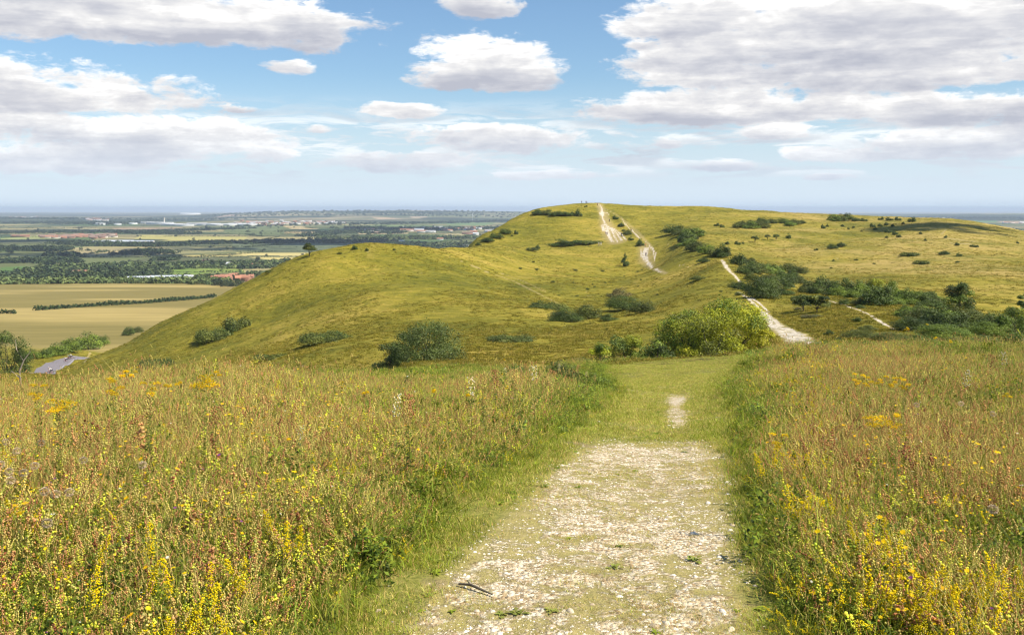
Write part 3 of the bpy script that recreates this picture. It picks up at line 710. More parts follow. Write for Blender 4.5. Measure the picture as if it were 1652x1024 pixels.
def zone_pts(n, y0, y1, p0=-120, p1=1780, pw=1.0):
    """points over the ground between two distances, thinning out as the area grows"""
    u = rng.random(n); a = 2 - pw
    Y = (y0 ** a + u * (y1 ** a - y0 ** a)) ** (1 / a) if abs(a) > 1e-6 else y0 * (y1 / y0) ** u
    px = rng.uniform(p0, p1, n); X = (px - CX) / F * Y
    return X, Y, px
def meadow(y0, y1, n, sc0, sc1, pw):
    X, Y, px = zone_pts(n, y0, y1, -160, 1820, pw)
    pyg = look(GPY, px, Y)
    T = np.array(T_SH); l = np.interp(pyg, T[:, 0], T[:, 1]); r = np.interp(pyg, T[:, 0], T[:, 2])
    inside = np.minimum(px - l, r - px) * Y / F                 # metres inside the mown strip
    wob = (fbm(X * 1.6, Y * 1.6, 3, 41) - .5) * .45 * np.clip(Y / 8, .5, 1.6)
    d = -(inside + wob); past = np.clip((Y - 44) / 6, 0, 1); d = d * (1 - past) + past * 1.0
    keep = d > -.05
    X, Y, px, d = X[keep], Y[keep], px[keep], d[keep]; n = len(X)
    edge = np.clip(d / np.clip(.065 * Y, .28, 1.0), 0, 1)
    ct = lambda q: np.clip(.5 + (q - .5) * 1.9, 0, 1)
    ks = np.clip(6 / Y, .3, 1); lf = ct(fbm(X * .7 * ks, Y * .45 * ks, 3, 60)); lf2 = ct(fbm(X * 1.3 * ks + 9, Y * .9 * ks, 3, 61)); lf3 = ct(fbm(X * .6 * ks, Y * .4 * ks + 5, 2, 62))
    idx = np.zeros(n, int); r_ = rng.random(n)
    for i in range(n):
        e = edge[i]; q = r_[i]
        if e < .30: w = [(G_green, 4), (G_dry, 2.5), (G_rat_y, 1.8), (G_leaf, 1.8), (G_bed, .6)]
        else:
            a = lf[i]; b = lf2[i]; c = lf3[i]
            far_ = min(1, Y[i] / 14)
            w = [(G_green, 2.6 + 3 * (1 - e) + 3.5 * far_), (G_dry, 1.5 + 7 * max(0, a - .48) + 1.2 * far_), (G_rat_p, (1.7 + 12 * max(0, a - .5)) * (1 - .85 * far_)), (G_rat_m, 2.4 * (1 - .5 * far_)), (G_rat_y, 1.1 + 9 * max(0, .42 - a)),
                 (G_bed, .15 + 7 * max(0, b - .7)), (G_leaf, 1.1 + 1.2 * far_ + 18 * max(0, .44 - b)), (G_mix, 1.6), (G_dot, .8), (G_tall, .8 + 6 * max(0, c - .55))]
        tt_ = sum(x[1] for x in w); q *= tt_
        for g, ww in w:
            if q < ww: break
            q -= ww
        idx[i] = g[int(rng.integers(len(g)))]
    s = np.exp(rng.normal(0, .20, n)) * (sc0 + sc1) / 2 * (.45 + .55 * edge) * (.72 + .5 * lf3) * (.78 + .5 * lf2) * np.interp(Y, [3, 12, 30], [1, .85, .72])
    hot = np.exp(-((px - 880) / 95) ** 2 - ((Y - 13.5) / 3.2) ** 2) + .5 * np.exp(-((px - 230) / 200) ** 2 - ((Y - 15) / 5) ** 2)
    sw = rng.random(n) < hot * .8; gl = np.array(G_leaf + G_tall + G_dry[:1]); idx = np.where(sw, gl[rng.integers(0, len(gl), n)], idx); s *= 1 + .75 * hot
    bl = (lf2 < .22) & (Y > 8) & (rng.random(n) < .7); idx = np.where(bl, np.array(G_leaf)[rng.integers(0, 3, n)], idx); s = np.where(bl, s * 1.25, s)
    s *= .74 * (.7 + .6 * fbm(X * .23, Y * .17, 3, 66)); wd = np.interp(Y, [3, 12, 60], [1.1, 1.5, 2.6]); s = np.stack([s * wd, s * wd, s], -1)
    Z = ground(X, Y)
    return np.stack([X, Y, Z], -1), s, idx
PA = [meadow(2.4, 9, 25000, .8, 1.2, 0.6), meadow(9, 24, 36000, .8, 1.25, 1.0), meadow(24, 62, 30000, .8, 1.3, 1.2)]
PA.append(None)
X, Y, px = zone_pts(52000, 2.4, 58, -160, 1820, .8); pyg = look(GPY, px, Y); T = np.array(T_SH); dd_ = np.minimum(px - np.interp(pyg, T[:, 0], T[:, 1]), np.interp(pyg, T[:, 0], T[:, 2]) - px)
k = dd_ < -10; X, Y = X[k], Y[k]; gg = np.array(G_green + G_leaf[:2]); ss = rng.uniform(.6, 1.05, len(X)); wd = np.interp(Y, [3, 12, 40], [1.2, 1.7, 2.4])
PA[-1] = (np.stack([X, Y, ground(X, Y)], -1), np.stack([ss * wd, ss * wd, ss * np.interp(Y, [3, 30], [1, .75])], -1), gg[rng.integers(0, len(gg), len(X))])
P_ = np.concatenate([a[0] for a in PA]); S_ = np.concatenate([a[1] for a in PA]); I_ = np.concatenate([a[2] for a in PA])
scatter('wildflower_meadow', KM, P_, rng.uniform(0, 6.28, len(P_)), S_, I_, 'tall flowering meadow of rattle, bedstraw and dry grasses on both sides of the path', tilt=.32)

# short turf on and beside the path
KS = Kit('turf_plants')
S_g = [KS.add(proto_short()) for _ in range(3)] + [KS.add(proto_short(40, .10, (FRESH, STRAW, TANC)))]
S_l = [KS.add(proto_short(34, .09, (GRN, FRESH, LIME), (.03, .08))) for _ in range(2)]
S_h = [KS.add(proto_flat_herb(12, .035, FRESH)), KS.add(proto_flat_herb(9, .05, GRN)), KS.add(proto_flat_herb(14, .028, LIME))]
X, Y, px = zone_pts(110000, 2.6, 50, 300, 1500, .95)
pyg = look(GPY, px, Y); T = np.array(T_SH); l = np.interp(pyg, T[:, 0], T[:, 1]); r = np.interp(pyg, T[:, 0], T[:, 2])
ins = (px > l - 30) & (px < r + 30)
X, Y, px, l, r = X[ins], Y[ins], px[ins], l[ins], r[ins]
ch = near_mask(X, Y, CH); cl = fbm(X * 3.2, Y * 3.2, 3, 70); cl2 = fbm(X * .9, Y * .9, 2, 71)
prob = np.clip(1 - ch * .9 + (cl - .5) * 1.6 * ch, 0.03, 1) * np.where(ch > .3, smooth(.44, .56, cl * .6 + cl2 * .4) * .85 + .12, 1)
k = rng.random(len(X)) < prob * np.clip(.18 + 1.0 * smooth(.36, .52, fbm(X * 2.1, Y * 2.1, 3, 72)), 0, 1)
X, Y, ch, px, l, r = X[k], Y[k], ch[k], px[k], l[k], r[k]
ed = np.clip(1 - np.minimum(px - l, r - px) * Y / F / .5, 0, 1)
q = rng.random(len(X)); idx = rng.integers(0, 4, len(X)); idx = np.where(q < .06 + .25 * ed, rng.integers(4, 6, len(X)), idx); idx = np.where(ch > .35, 3, idx); idx = np.where((q > .975), rng.integers(6, 9, len(X)), idx)
s = rng.uniform(.5, 1.05, len(X)) * (1 - .45 * ch) * (1 + .3 * ed); s3 = np.stack([s * np.interp(Y, [3, 40], [1, 2.6])] * 2 + [s * np.interp(Y, [3, 40], [1, 1.8])], -1)
scatter('turf', KS, np.stack([X, Y, ground(X, Y)], -1), rng.uniform(0, 6.28, len(X)), s3, idx, 'short trodden turf beside and between the chalk of the path')

# loose chalk and flints
def stone_mesh(seed, flat=.45):
    rs = np.random.default_rng(seed); bm_v = []; n = 7; Fq = []
    rings = [(0.0, 1.0), (.62, .72), (.95, .30)]
    ang = np.sort(rs.uniform(0, 6.28, n)) if False else np.arange(n) * 6.283 / n + rs.normal(0, .16, n)
    rad = rs.uniform(.65, 1.1, n)
    for z, k_ in rings:
        for a, r0 in zip(ang, rad): bm_v.append((math.cos(a) * r0 * k_ + rs.normal(0, .04), math.sin(a) * r0 * .75 * k_ + rs.normal(0, .04), z * flat + rs.normal(0, .03)))
    bm_v.append((0, 0, flat)); tq = []
    for k_ in range(2):
        for i in range(n): a = k_ * n + i; b = k_ * n + (i + 1) % n; Fq.append((a, b, b + n, a + n))
    for i in range(n): tq.append((2 * n + i, 2 * n + (i + 1) % n, 3 * n))
    return np.array(bm_v) * (1, 1, 1) - (0, 0, .1), [np.array(Fq), np.array(tq)]
ms, t = new_mat('chalk_stone'); oi = t.n('ShaderNodeObjectInfo').outputs['Random']; pc = t.n('ShaderNodeNewGeometry').outputs['Position']
cs_ = t.ramp(oi, [(0, (.42, .33, .22)), (.3, (.54, .45, .32)), (.65, (.66, .58, .45)), (1, (.78, .73, .62))])
finish(t, t.mix(t.step(t.noise(pc, 60, 4), .5, .7, 0, .45), cs_, (.42, .34, .25)), .95, .1, bump(t, t.noise(pc, 90, 4), .4, .01)); CHALK = ms
KC = Kit('stones')
for sd_ in range(7):
    v_, f_ = stone_mesh(sd_); KC.add(mesh_np('stone', v_, f_, CHALK))
X, Y, px = zone_pts(230000, 2.6, 24, 380, 1320, .9)
ch = near_mask(X, Y, CH); cl = fbm(X * 3.2, Y * 3.2, 3, 70); sh_ = near_mask(X, Y, SH)
k = rng.random(len(X)) < np.clip(ch * (.35 + 1.2 * smooth(.55, .40, cl)), 0, 1) + .010 * sh_
X, Y = X[k], Y[k]; s = .0031 * np.exp(rng.normal(0, .6, len(X))) * np.interp(Y, [3, 12], [1, 1.7]); s = np.minimum(s, .03)
scatter('chalk_rubble', KC, np.stack([X, Y, ground(X, Y) + .0], -1), rng.uniform(0, 6.28, len(X)), s, rng.integers(0, 7, len(X)), 'small broken chalk and flint scattered over the worn path')

# coarse grass over the hillsides
KH = Kit('hill_plants')
HG = [(.165, .15, .014), (.24, .20, .02), (.32, .25, .033), (.41, .31, .07), (.075, .075, .010)]
def proto_tussock(cs, n=30):
    A_ = Acc()
    for _ in range(n):
        x, y = rnd_in(.5); c = jit(random.choice(cs), .22); A_.blade((x, y, -.05), random.uniform(0, 6.28), random.uniform(.12, .34), .03, random.uniform(.3, 1.2), c, c, 2)
    return A_
for cs in (HG[:2], HG[1:3], HG[1:4], HG[2:4], (HG[4], HG[0]), (HG[0], HG[3])): KH.add(proto_tussock(cs))
X, Y, px = zone_pts(150000, 46, 680, -60, 1712, 2.0)
hl_ = near_mask(X, Y, HILL); ch = near_mask(X, Y, CH); fd = near_mask(X, Y, FADE)
cl = fbm(X * .09, Y * .045, 4, 81) * .6 + .4 * fbm(X * .35, Y * .12, 3, 82)
k = (hl_ > .9) & (ch < .15) & (fd < .25) & (rng.random(len(X)) < smooth(.36, .58, cl))
X, Y, cl, px = X[k], Y[k], cl[k], px[k]
tn = np.clip(near_mask(X, Y, TAN), 0, 1) * .22
v_ = np.clip(cl + tn + rng.normal(0, .10, len(X)) - .35, 0, .55) / .55
idx = np.clip((v_ * 4).astype(int), 0, 3); idx = np.where(rng.random(len(X)) < .24, 4 + rng.integers(0, 2, len(X)), idx)
s = rng.uniform(.45, 1.1, len(X)) * np.interp(Y, [46, 300, 700], [.75, 1.2, 1.6])
s3 = np.stack([s * 1.15, s, s * .85], -1)
scatter('downland_grass', KH, np.stack([X, Y, ground(X, Y)], -1), rng.uniform(0, 6.28, len(X)), s3, idx, 'rough tussocky grass covering the open slopes of the hills')
# ------------------------------------------------------------------ shrubs and trees
def tube(path, radii, sides=6):
    V, Q = [], []
    for i, (p, r) in enumerate(zip(path, radii)):
        p = Vector(p); d_ = Vector(path[min(i + 1, len(path) - 1)]) - Vector(path[max(i - 1, 0)])
        d_ = d_.normalized() if d_.length > 1e-9 else Vector((0, 0, 1))
        u = d_.orthogonal().normalized() if abs(d_.z) < .9 else Vector((1, 0, 0)).cross(d_).normalized(); w_ = d_.cross(u)
        for k in range(sides):
            a = k * 2 * math.pi / sides; V.append(tuple(p + u * math.cos(a) * r + w_ * math.sin(a) * r))
    for i in range(len(path) - 1):
        for k in range(sides): a = i * sides + k; b = i * sides + (k + 1) % sides; Q.append((a, b, b + sides, a + sides))
    return V, Q
class Tubes:
    def __init__(s): s.v = []; s.q = []
    def add(s, path, radii, sides=6):
        V, Q = tube(path, radii, sides); o_ = len(s.v); s.v += V; s.q += [tuple(i + o_ for i in q) for q in Q]
        if sides == 4: s.q += [tuple(o_ + i for i in range(4)), tuple(len(s.v) - 4 + i for i in range(4))]
    def mesh(s, name, m): return mesh_np(name, np.array(s.v), np.array(s.q), m, smooth=True)
def leaf_quads(P, size, nrm, rs, asp=.62):
    """small leaf faces at points P, facing roughly along nrm"""
    n = len(P); nn = nrm + rs.normal(0, .5, (n, 3)); nn /= np.linalg.norm(nn, axis=1)[:, None] + 1e-9
    a = np.cross(nn, rs.normal(0, 1, (n, 3))); a /= np.linalg.norm(a, axis=1)[:, None] + 1e-9; b = np.cross(nn, a)
    s = (size * rs.uniform(.6, 1.3, n))[:, None]; a = a * s; b = b * s * asp
    V = np.stack([P - a, P + b * .9, P + a, P - b * .9], 1).reshape(-1, 3)
    return V, np.arange(4 * n).reshape(n, 4)
def crown(name, lobes, n, size, cols, seed, var=.22, tipc=None, gap=0.0):
    """leaves gathered on the shells of many overlapping lobes (x, y, z, rx, rz); sky shows between them"""
    rs = np.random.default_rng(seed); lobes = np.array(lobes); vol = lobes[:, 3] ** 2; cnt = np.maximum((n * vol / vol.sum()).astype(int), 8)
    Ps, Ns, Cs = [], [], []
    for (x, y, z, rx, rz), k in zip(lobes, cnt):
        d_ = rs.normal(0, 1, (k, 3)); d_ /= np.linalg.norm(d_, axis=1)[:, None]; d_[:, 2] = np.where(d_[:, 2] < -.35, -d_[:, 2], d_[:, 2])
        ph = rs.uniform(0, 6.28, 3); lump = 1 + .22 * np.sin(d_[:, 0] * 5 + ph[0]) * np.sin(d_[:, 1] * 5 + ph[1]) + .12 * np.sin(d_[:, 2] * 9 + ph[2] + d_[:, 0] * 6)
        r = lump * np.where(rs.random(k) < .72, rs.uniform(.82, 1.08, k), rs.uniform(.3, .9, k))
        Ps.append(np.stack([x + d_[:, 0] * rx * r, y + d_[:, 1] * rx * r, z + d_[:, 2] * rz * r], -1)); Ns.append(d_ + (0, 0, .35))
        c = np.array(cols[rs.integers(len(cols))]) * rs.uniform(.82, 1.2); cc = np.tile(c, (k, 1)) * (1 + rs.normal(0, var, (k, 1))).clip(.45, 1.8)
        if tipc is not None: w_ = (rs.random((k, 1)) < .35); cc = np.where(w_, np.array(tipc) * rs.uniform(.7, 1.2, (k, 1)), cc)
        Cs.append(cc)
    P, N_, C = map(np.concatenate, (Ps, Ns, Cs)); ok = P[:, 2] > 0.0; P, N_, C = P[ok], N_[ok], C[ok]
    V, Q = leaf_quads(P, size, N_, rs); return mesh_np(name, V, Q, LEAF, np.repeat(C, 4, 0))
def lobes_for(shape, seed, k=12):
    rs = random.Random(seed); L = []
    for i in range(k):
        a = rs.uniform(0, 6.28); q = math.sqrt(rs.random())
        if shape == 'dome': r = .34 * q; L.append((math.cos(a) * r, math.sin(a) * r, max(.08, .50 * math.sqrt(max(0, 1 - q * q * .92)) * rs.choice((1, 1, .5, .75)) * rs.uniform(.85, 1.1)), rs.uniform(.16, .25), rs.uniform(.15, .22)))
        elif shape == 'mat': r = .40 * q; L.append((math.cos(a) * r, math.sin(a) * r * .8, .07 * rs.uniform(.4, 1.3), rs.uniform(.13, .22), rs.uniform(.09, .15)))
        elif shape == 'tree': r = .34 * q; L.append((math.cos(a) * r, math.sin(a) * r, .34 + (.46 - .3 * q) * rs.uniform(.5, 1.1), rs.uniform(.13, .20), rs.uniform(.10, .16)))
        elif shape == 'umbrella': r = .40 * q; L.append((math.cos(a) * r, math.sin(a) * r, .40 + .12 * rs.uniform(-1, 1) + .08 * (1 - q), rs.uniform(.12, .18), rs.uniform(.07, .11)))
        elif shape == 'cone': z = (i + .5) / k; r = .26 * (1 - z) * q; L.append((math.cos(a) * r, math.sin(a) * r, .06 + z * .82, .22 * (1.12 - z), .12))
    if shape == 'dome':
        for i in range(k // 2): a = (i + rs.random()) * 12.566 / k; L.append((math.cos(a) * .30, math.sin(a) * .30, .12, rs.uniform(.15, .2), rs.uniform(.12, .18)))
    return L
def stems(lobes, base=.03, r0=.035, n=6, seed=0, low=0.0):
    rs = random.Random(seed); T = Tubes(); T.add([(0, 0, -.08), (0, 0, low + .03)], [r0, r0 * .8])
    for (x, y, z, rx, rz) in sorted(lobes, key=lambda l: -l[3])[:n]:
        T.add([(0, 0, low), (x * .35 + rs.gauss(0, .02), y * .35, low + (z - low) * .45), (x * .8, y * .8, z * .85 + low * .1), (x, y, z + rz * .4)], [r0 * .7, r0 * .5, r0 * .3, r0 * .1], 5)
    return T.mesh('trunk', BARK)
DKG = [(.078, .11, .020), (.105, .14, .026), (.058, .08, .018)]; OLV = [(.125, .14, .026), (.165, .175, .03), (.10, .115, .024)]
YGR = [(.46, .45, .022), (.38, .39, .024), (.55, .51, .025), (.32, .33, .026)]; MIDG = [(.15, .21, .026), (.20, .25, .032), (.12, .16, .026)]; GREY = [(.09, .125, .022), (.13, .165, .032), (.06, .085, .016)]
BRN = [(.19, .15, .05), (.15, .15, .045)]
PROTO = {}
SPEC = {'hawthorn': ('dome', DKG), 'scrub': ('dome', OLV), 'green': ('dome', MIDG), 'yellow': ('dome', [(.30, .31, .03), (.38, .37, .03)]), 'mat': ('mat', OLV + DKG[:1]), 'darkmat': ('mat', DKG),
        'brown': ('dome', BRN), 'tree': ('tree', DKG + OLV), 'umbrella': ('umbrella', OLV + DKG), 'conifer': ('cone', DKG[:2])}
def meshes(kind, size, var):
    key = (kind, size, var)
    if key not in PROTO:
        sh, cs = SPEC[kind]; n, ls = {'mid': (4200, .026), 'small': (1100, .045), 'big': (11000, .016)}[size]
        lb = lobes_for(sh, hash_(kind) + var, {'mid': 16, 'small': 11, 'big': 26}[size])
        low = .16 if sh in ('tree', 'umbrella') else .0
        PROTO[key] = (crown('crown', lb, n, ls, cs, var * 7 + 3), stems(lb, r0=.022 if sh != 'tree' else .03, low=low, seed=var))
    return PROTO[key]
def hash_(s): return sum(ord(c) * (i + 3) for i, c in enumerate(s)) % 997
ORD = 'first second third fourth fifth sixth seventh eighth ninth tenth eleventh twelfth thirteenth fourteenth fifteenth sixteenth seventeenth eighteenth nineteenth twentieth'.split()
def ordw(i): return ORD[i] if i < 20 else ('twenty-' + ORD[i - 20] if i < 29 else ('thirtieth' if i == 29 else 'thirty-' + ORD[i - 30]))
srng = random.Random(5)
def shrub(px, py, wpx, hpx, kind, label, group=None, name=None, cat='bush', size=None, ymin=30, sink=.04, Yfix=None):
    if Yfix: Y = Yfix; X = (px - CX) / F * Y; Z = float(ground(X, Y))
    else: X, Y, Z = hit(px, py, ymin)
    if wpx < 60: wpx *= 1.18; hpx *= 1.12
    wm = wpx / F * Y; hm_ = hpx / F * Y
    size = size or ('big' if wpx > 55 else 'mid' if wpx > 16 else 'small')
    sh = SPEC[kind][0]; natural = {'dome': .72, 'mat': .24, 'tree': .92, 'umbrella': .62, 'cone': .95}[sh]
    c_, s_ = meshes(kind, size, srng.randrange(3))
    name = name or {'tree': 'hawthorn_tree', 'umbrella': 'hawthorn_tree', 'conifer': 'juniper'}.get(kind, 'bush')
    r_ = root(name, (X, Y, Z - sink * hm_), label, cat, group, srng.uniform(0, 6.28), (wm / .95, wm / .95, hm_ / natural))
    o = link('crown', c_, r_); link('trunk', s_, r_)
    return r_
def cluster(desc, group, items, **kw):
    """items (px, base py, w, h, kind) labelled by their order from the left"""
    for i, it in enumerate(sorted(items)):
        kn = it[4]; word = {'hawthorn': 'dark bush', 'scrub': 'olive bush', 'green': 'green bush', 'yellow': 'yellow-green bush', 'mat': 'low olive thicket', 'darkmat': 'low dark thicket', 'brown': 'brownish bush', 'tree': 'dark tree', 'umbrella': 'flat-topped tree', 'conifer': 'dark conical bush'}[kn]
        shrub(*it[:5], '%s, %s from left %s' % (word, ordw(i), desc), group, cat='tree' if kn in ('tree', 'umbrella') else 'bush', **kw)

# the bright willow by the clearing, built at full size
def hero(px, py, wpx, hpx, cols, label, seed, n, leaf, Y=None, name='bush', shape='dome', k=26, tipc=None, cat='bush', ymin=30):
    X, Y_, Z = hit(px, py, ymin)
    if Y: Y_ = Y; X = (px - CX) / F * Y; Z = float(ground(X, Y))
    w_ = wpx / F * Y_; h_ = hpx / F * Y_; rs = random.Random(seed); L = []
    for i in range(k):
        a = rs.uniform(0, 6.28); q = math.sqrt(rs.random()); zt = h_ * math.sqrt(max(0, 1 - (q * .93) ** 2.6))
        rx = w_ * rs.uniform(.11, .19); z = max((zt - rx * .9) * rs.choice((1, 1, 1, .6, .3)), rx * .3)
        L.append((math.cos(a) * q * w_ * .37, math.sin(a) * q * w_ * .34, z, rx, rx * rs.uniform(.75, 1.1)))
    for i in range(11):
        a = (i + rs.random()) * .571; rx = w_ * rs.uniform(.10, .14); L.append((math.cos(a) * w_ * .36, math.sin(a) * w_ * .34, rx * .5, rx, rx * .9))
    r_ = root(name, (X, Y_, Z - .05), label, cat); link('crown', crown('crown', L, n, leaf, cols, seed, .2, tipc), r_)
    T = Tubes()
    for (x, y, z, rx, rz) in L[:12]:
        bx, by = x * .12, y * .12; T.add([(bx, by, -.1), (x * .4 + rs.gauss(0, .05), y * .4, z * .4), (x * .8, y * .8, z * .8), (x, y, z + rz * .6)], [w_ * .009, w_ * .007, w_ * .004, w_ * .0015], 5)
    link('trunk', T.mesh('trunk', BARK), r_); return r_
hero(1112, 580, 128, 80, YGR[3:] + YGR[1:2] + OLV[1:2] + MIDG[:1], 'broad olive-green willow bush joined to the left of the yellow one', 11, 15000, .062, Y=66)
hero(1180, 580, 145, 92, YGR + MIDG[:1], 'largest round bush in bright yellow-green leaf beside the far path', 12, 20000, .058, Y=63.5, k=32)
hero(1148, 583, 120, 74, YGR + OLV[1:2], 'yellow-green bush filling the middle of the big willow clump', 22, 9000, .055, Y=61.5, k=18)
hero(1232, 572, 40, 46, [(.50, .44, .02), (.42, .38, .02)], 'small vivid yellow bush at the right foot of the large one', 13, 3500, .05, Y=62, k=10)
hero(1010, 580, 66, 48, MIDG + YGR[3:], 'mid-green bush in the middle of the low thicket by the clearing', 14, 6000, .055, Y=64, k=14)
hero(968, 582, 56, 34, YGR[1:2] + MIDG, 'yellowish low bush at the left end of the clearing thicket', 15, 4500, .05, Y=62, k=12)
hero(1062, 582, 74, 36, DKG + MIDG, 'dark low bush between thicket and the big yellow-green one', 16, 5000, .055, Y=61, k=12)
hero(930, 584, 80, 24, DKG + MIDG[2:], 'low dark bramble bank trailing left from the clearing thicket', 17, 5000, .045, Y=60, k=14, name='bramble')
hero(694, 588, 126, 64, GREY, 'grey-green whitebeam bush standing behind the meadow edge', 18, 15000, .055, Y=70, k=26, tipc=(.17, .21, .06))
hero(652, 570, 60, 50, DKG, 'dark rounded bush peeping up behind the grey-green one', 19, 6500, .055, Y=76, k=16)
hero(625, 590, 60, 44, DKG + GREY[:1], 'dark low bush at the left foot of the grey-green one', 20, 6000, .055, Y=72, k=14)
hero(12, 604, 76, 72, GREY + DKG[:2] + MIDG[2:], 'large grey-green tree at the left edge above the road', 21, 12000, .10, Y=150, k=26, name='whitebeam_tree', cat='tree')

cluster('low on the knoll\'s near slope', 'low thickets on the grassy knoll', [(345, 549, 64, 20, 'mat'), (382, 532, 40, 20, 'mat'), (525, 551, 92, 15, 'mat'), (252, 592, 62, 15, 'mat'), (440, 578, 46, 8, 'mat'), (822, 551, 84, 12, 'mat')])
cluster('beside the knoll\'s top', 'small bushes along the knoll top', [(572, 403, 10, 9, 'hawthorn'), (592, 405, 6, 6, 'hawthorn'), (412, 446, 24, 8, 'scrub'), (434, 440, 12, 6, 'scrub'), (636, 404, 5, 4, 'scrub'), (548, 410, 8, 4, 'scrub')])
shrub(499, 413, 22, 20, 'tree', 'lone windswept hawthorn on the left shoulder of the knoll', name='hawthorn_tree', cat='tree', size='mid')
cluster('in the hollow below the saddle', 'bushes in the hollow below the saddle', [(884, 499, 60, 12, 'mat'), (912, 519, 52, 22, 'hawthorn'), (948, 514, 42, 22, 'scrub'), (982, 517, 26, 11, 'hawthorn'), (1008, 499, 62, 26, 'hawthorn'), (1038, 504, 42, 18, 'scrub'), (1000, 480, 34, 16, 'brown'), (870, 497, 26, 12, 'hawthorn')])
cluster('on the beacon\'s upper left slope', 'bushes on the beacon\'s left slope', [(868, 346, 18, 9, 'hawthorn'), (882, 346, 16, 9, 'scrub'), (898, 348, 22, 8, 'hawthorn'), (912, 348, 16, 8, 'hawthorn'), (922, 348, 12, 7, 'hawthorn'), (933, 349, 13, 12, 'hawthorn'), (945, 334, 5, 3, 'hawthorn'), (786, 390, 22, 9, 'hawthorn'), (801, 384, 20, 9, 'hawthorn'), (815, 377, 18, 9, 'hawthorn'), (833, 378, 6, 8, 'hawthorn'), (826, 381, 4, 3, 'hawthorn'), (858, 405, 18, 8, 'scrub'), (867, 402, 8, 9, 'hawthorn'), (906, 397, 38, 11, 'hawthorn'), (945, 393, 44, 6, 'mat'), (772, 396, 10, 6, 'hawthorn'), (753, 398, 8, 4, 'hawthorn')])
cluster('along the chalk climbing track', 'bushes along the chalk track', [(993, 354, 9, 7, 'hawthorn'), (1002, 366, 10, 8, 'hawthorn'), (1012, 379, 14, 8, 'scrub'), (1018, 388, 9, 6, 'hawthorn'), (1033, 397, 13, 12, 'hawthorn'), (1006, 373, 6, 4, 'scrub')])
shrub(1008, 429, 16, 21, 'conifer', 'lone dark upright bush below the chalk face', size='mid')
cluster('above the scrubby combe', 'scrub at the head of the combe', [(1088, 377, 34, 16, 'hawthorn'), (1108, 380, 34, 14, 'scrub'), (1124, 382, 26, 14, 'green'), (1108, 398, 26, 12, 'green'), (1124, 405, 30, 15, 'scrub'), (1140, 409, 30, 16, 'green'), (1154, 413, 26, 18, 'scrub'), (1167, 415, 22, 22, 'hawthorn'), (1173, 394, 8, 6, 'hawthorn'), (1190, 395, 9, 7, 'hawthorn'), (1199, 394, 4, 4, 'hawthorn'), (1135, 423, 22, 9, 'hawthorn'), (1126, 452, 24, 7, 'scrub'), (1156, 365, 8, 6, 'hawthorn'), (1165, 367, 7, 6, 'hawthorn')])
cluster('high on the long hill', 'scrub high on the long hillside', [(1194, 367, 24, 10, 'scrub'), (1212, 369, 26, 11, 'green'), (1230, 367, 24, 11, 'scrub'), (1226, 358, 12, 8, 'hawthorn'), (1246, 360, 16, 8, 'scrub'), (1264, 360, 20, 9, 'green'), (1282, 362, 20, 9, 'scrub'), (1218, 391, 13, 12, 'tree'), (1238, 387, 10, 10, 'tree'), (1252, 388, 10, 11, 'tree'), (1272, 385, 8, 8, 'hawthorn'), (1328, 369, 7, 8, 'hawthorn'), (1335, 366, 5, 5, 'hawthorn'), (1359, 366, 6, 5, 'hawthorn'), (1343, 401, 15, 8, 'hawthorn'), (1357, 398, 13, 9, 'hawthorn')])
cluster('near the long hill\'s crest', 'bushes on the long hill\'s crest', [(1345, 357, 20, 11, 'green'), (1357, 357, 18, 12, 'scrub'), (1367, 356, 18, 13, 'hawthorn'), (1382, 357, 14, 7, 'hawthorn'), (1394, 357, 10, 6, 'hawthorn'), (1421, 355, 8, 6, 'hawthorn'), (1435, 356, 12, 6, 'hawthorn'), (1449, 356, 9, 7, 'hawthorn'), (1471, 358, 11, 9, 'hawthorn'), (1369, 370, 4, 4, 'hawthorn'), (1377, 368, 5, 4, 'hawthorn'), (1408, 367, 8, 8, 'hawthorn'), (1412, 371, 6, 5, 'hawthorn'), (1420, 366, 8, 6, 'hawthorn'), (1430, 364, 7, 7, 'hawthorn'), (1440, 366, 6, 6, 'hawthorn'), (1457, 362, 5, 5, 'hawthorn')])
cluster('on the sunny right-hand slope', 'bushes dotted on the right-hand slope', [(1390, 374, 4, 3, 'hawthorn'), (1433, 376, 11, 7, 'hawthorn'), (1443, 379, 10, 8, 'hawthorn'), (1450, 383, 9, 6, 'hawthorn'), (1430, 384, 6, 4, 'hawthorn'), (1485, 378, 5, 5, 'hawthorn'), (1493, 389, 5, 5, 'hawthorn'), (1526, 384, 6, 5, 'hawthorn'), (1544, 396, 8, 6, 'hawthorn'), (1571, 399, 12, 4, 'mat'), (1523, 411, 17, 8, 'hawthorn'), (1547, 414, 9, 7, 'hawthorn'), (1642, 393, 4, 4, 'hawthorn'), (1467, 413, 26, 6, 'mat'), (1486, 426, 22, 6, 'mat')])
cluster('beside the lower chalk track', 'scrub beside the lower chalk track', [(1192, 427, 26, 22, 'hawthorn'), (1211, 427, 18, 14, 'scrub'), (1206, 441, 30, 15, 'hawthorn'), (1232, 438, 34, 16, 'green'), (1252, 441, 30, 13, 'green'), (1274, 438, 34, 13, 'scrub'), (1292, 441, 26, 10, 'scrub'), (1262, 452, 32, 18, 'hawthorn'), (1240, 455, 30, 16, 'scrub'), (1268, 465, 26, 18, 'hawthorn'), (1268, 475, 26, 12, 'hawthorn'), (1212, 452, 22, 12, 'scrub'), (1193, 467, 22, 17, 'hawthorn'), (1182, 464, 16, 9, 'scrub'), (1207, 469, 22, 14, 'hawthorn'), (1192, 476, 14, 6, 'scrub')])
shrub(1230, 481, 52, 40, 'hawthorn', 'rounded dark hawthorn tree standing right of the chalk track', name='hawthorn_tree', cat='tree', size='big')
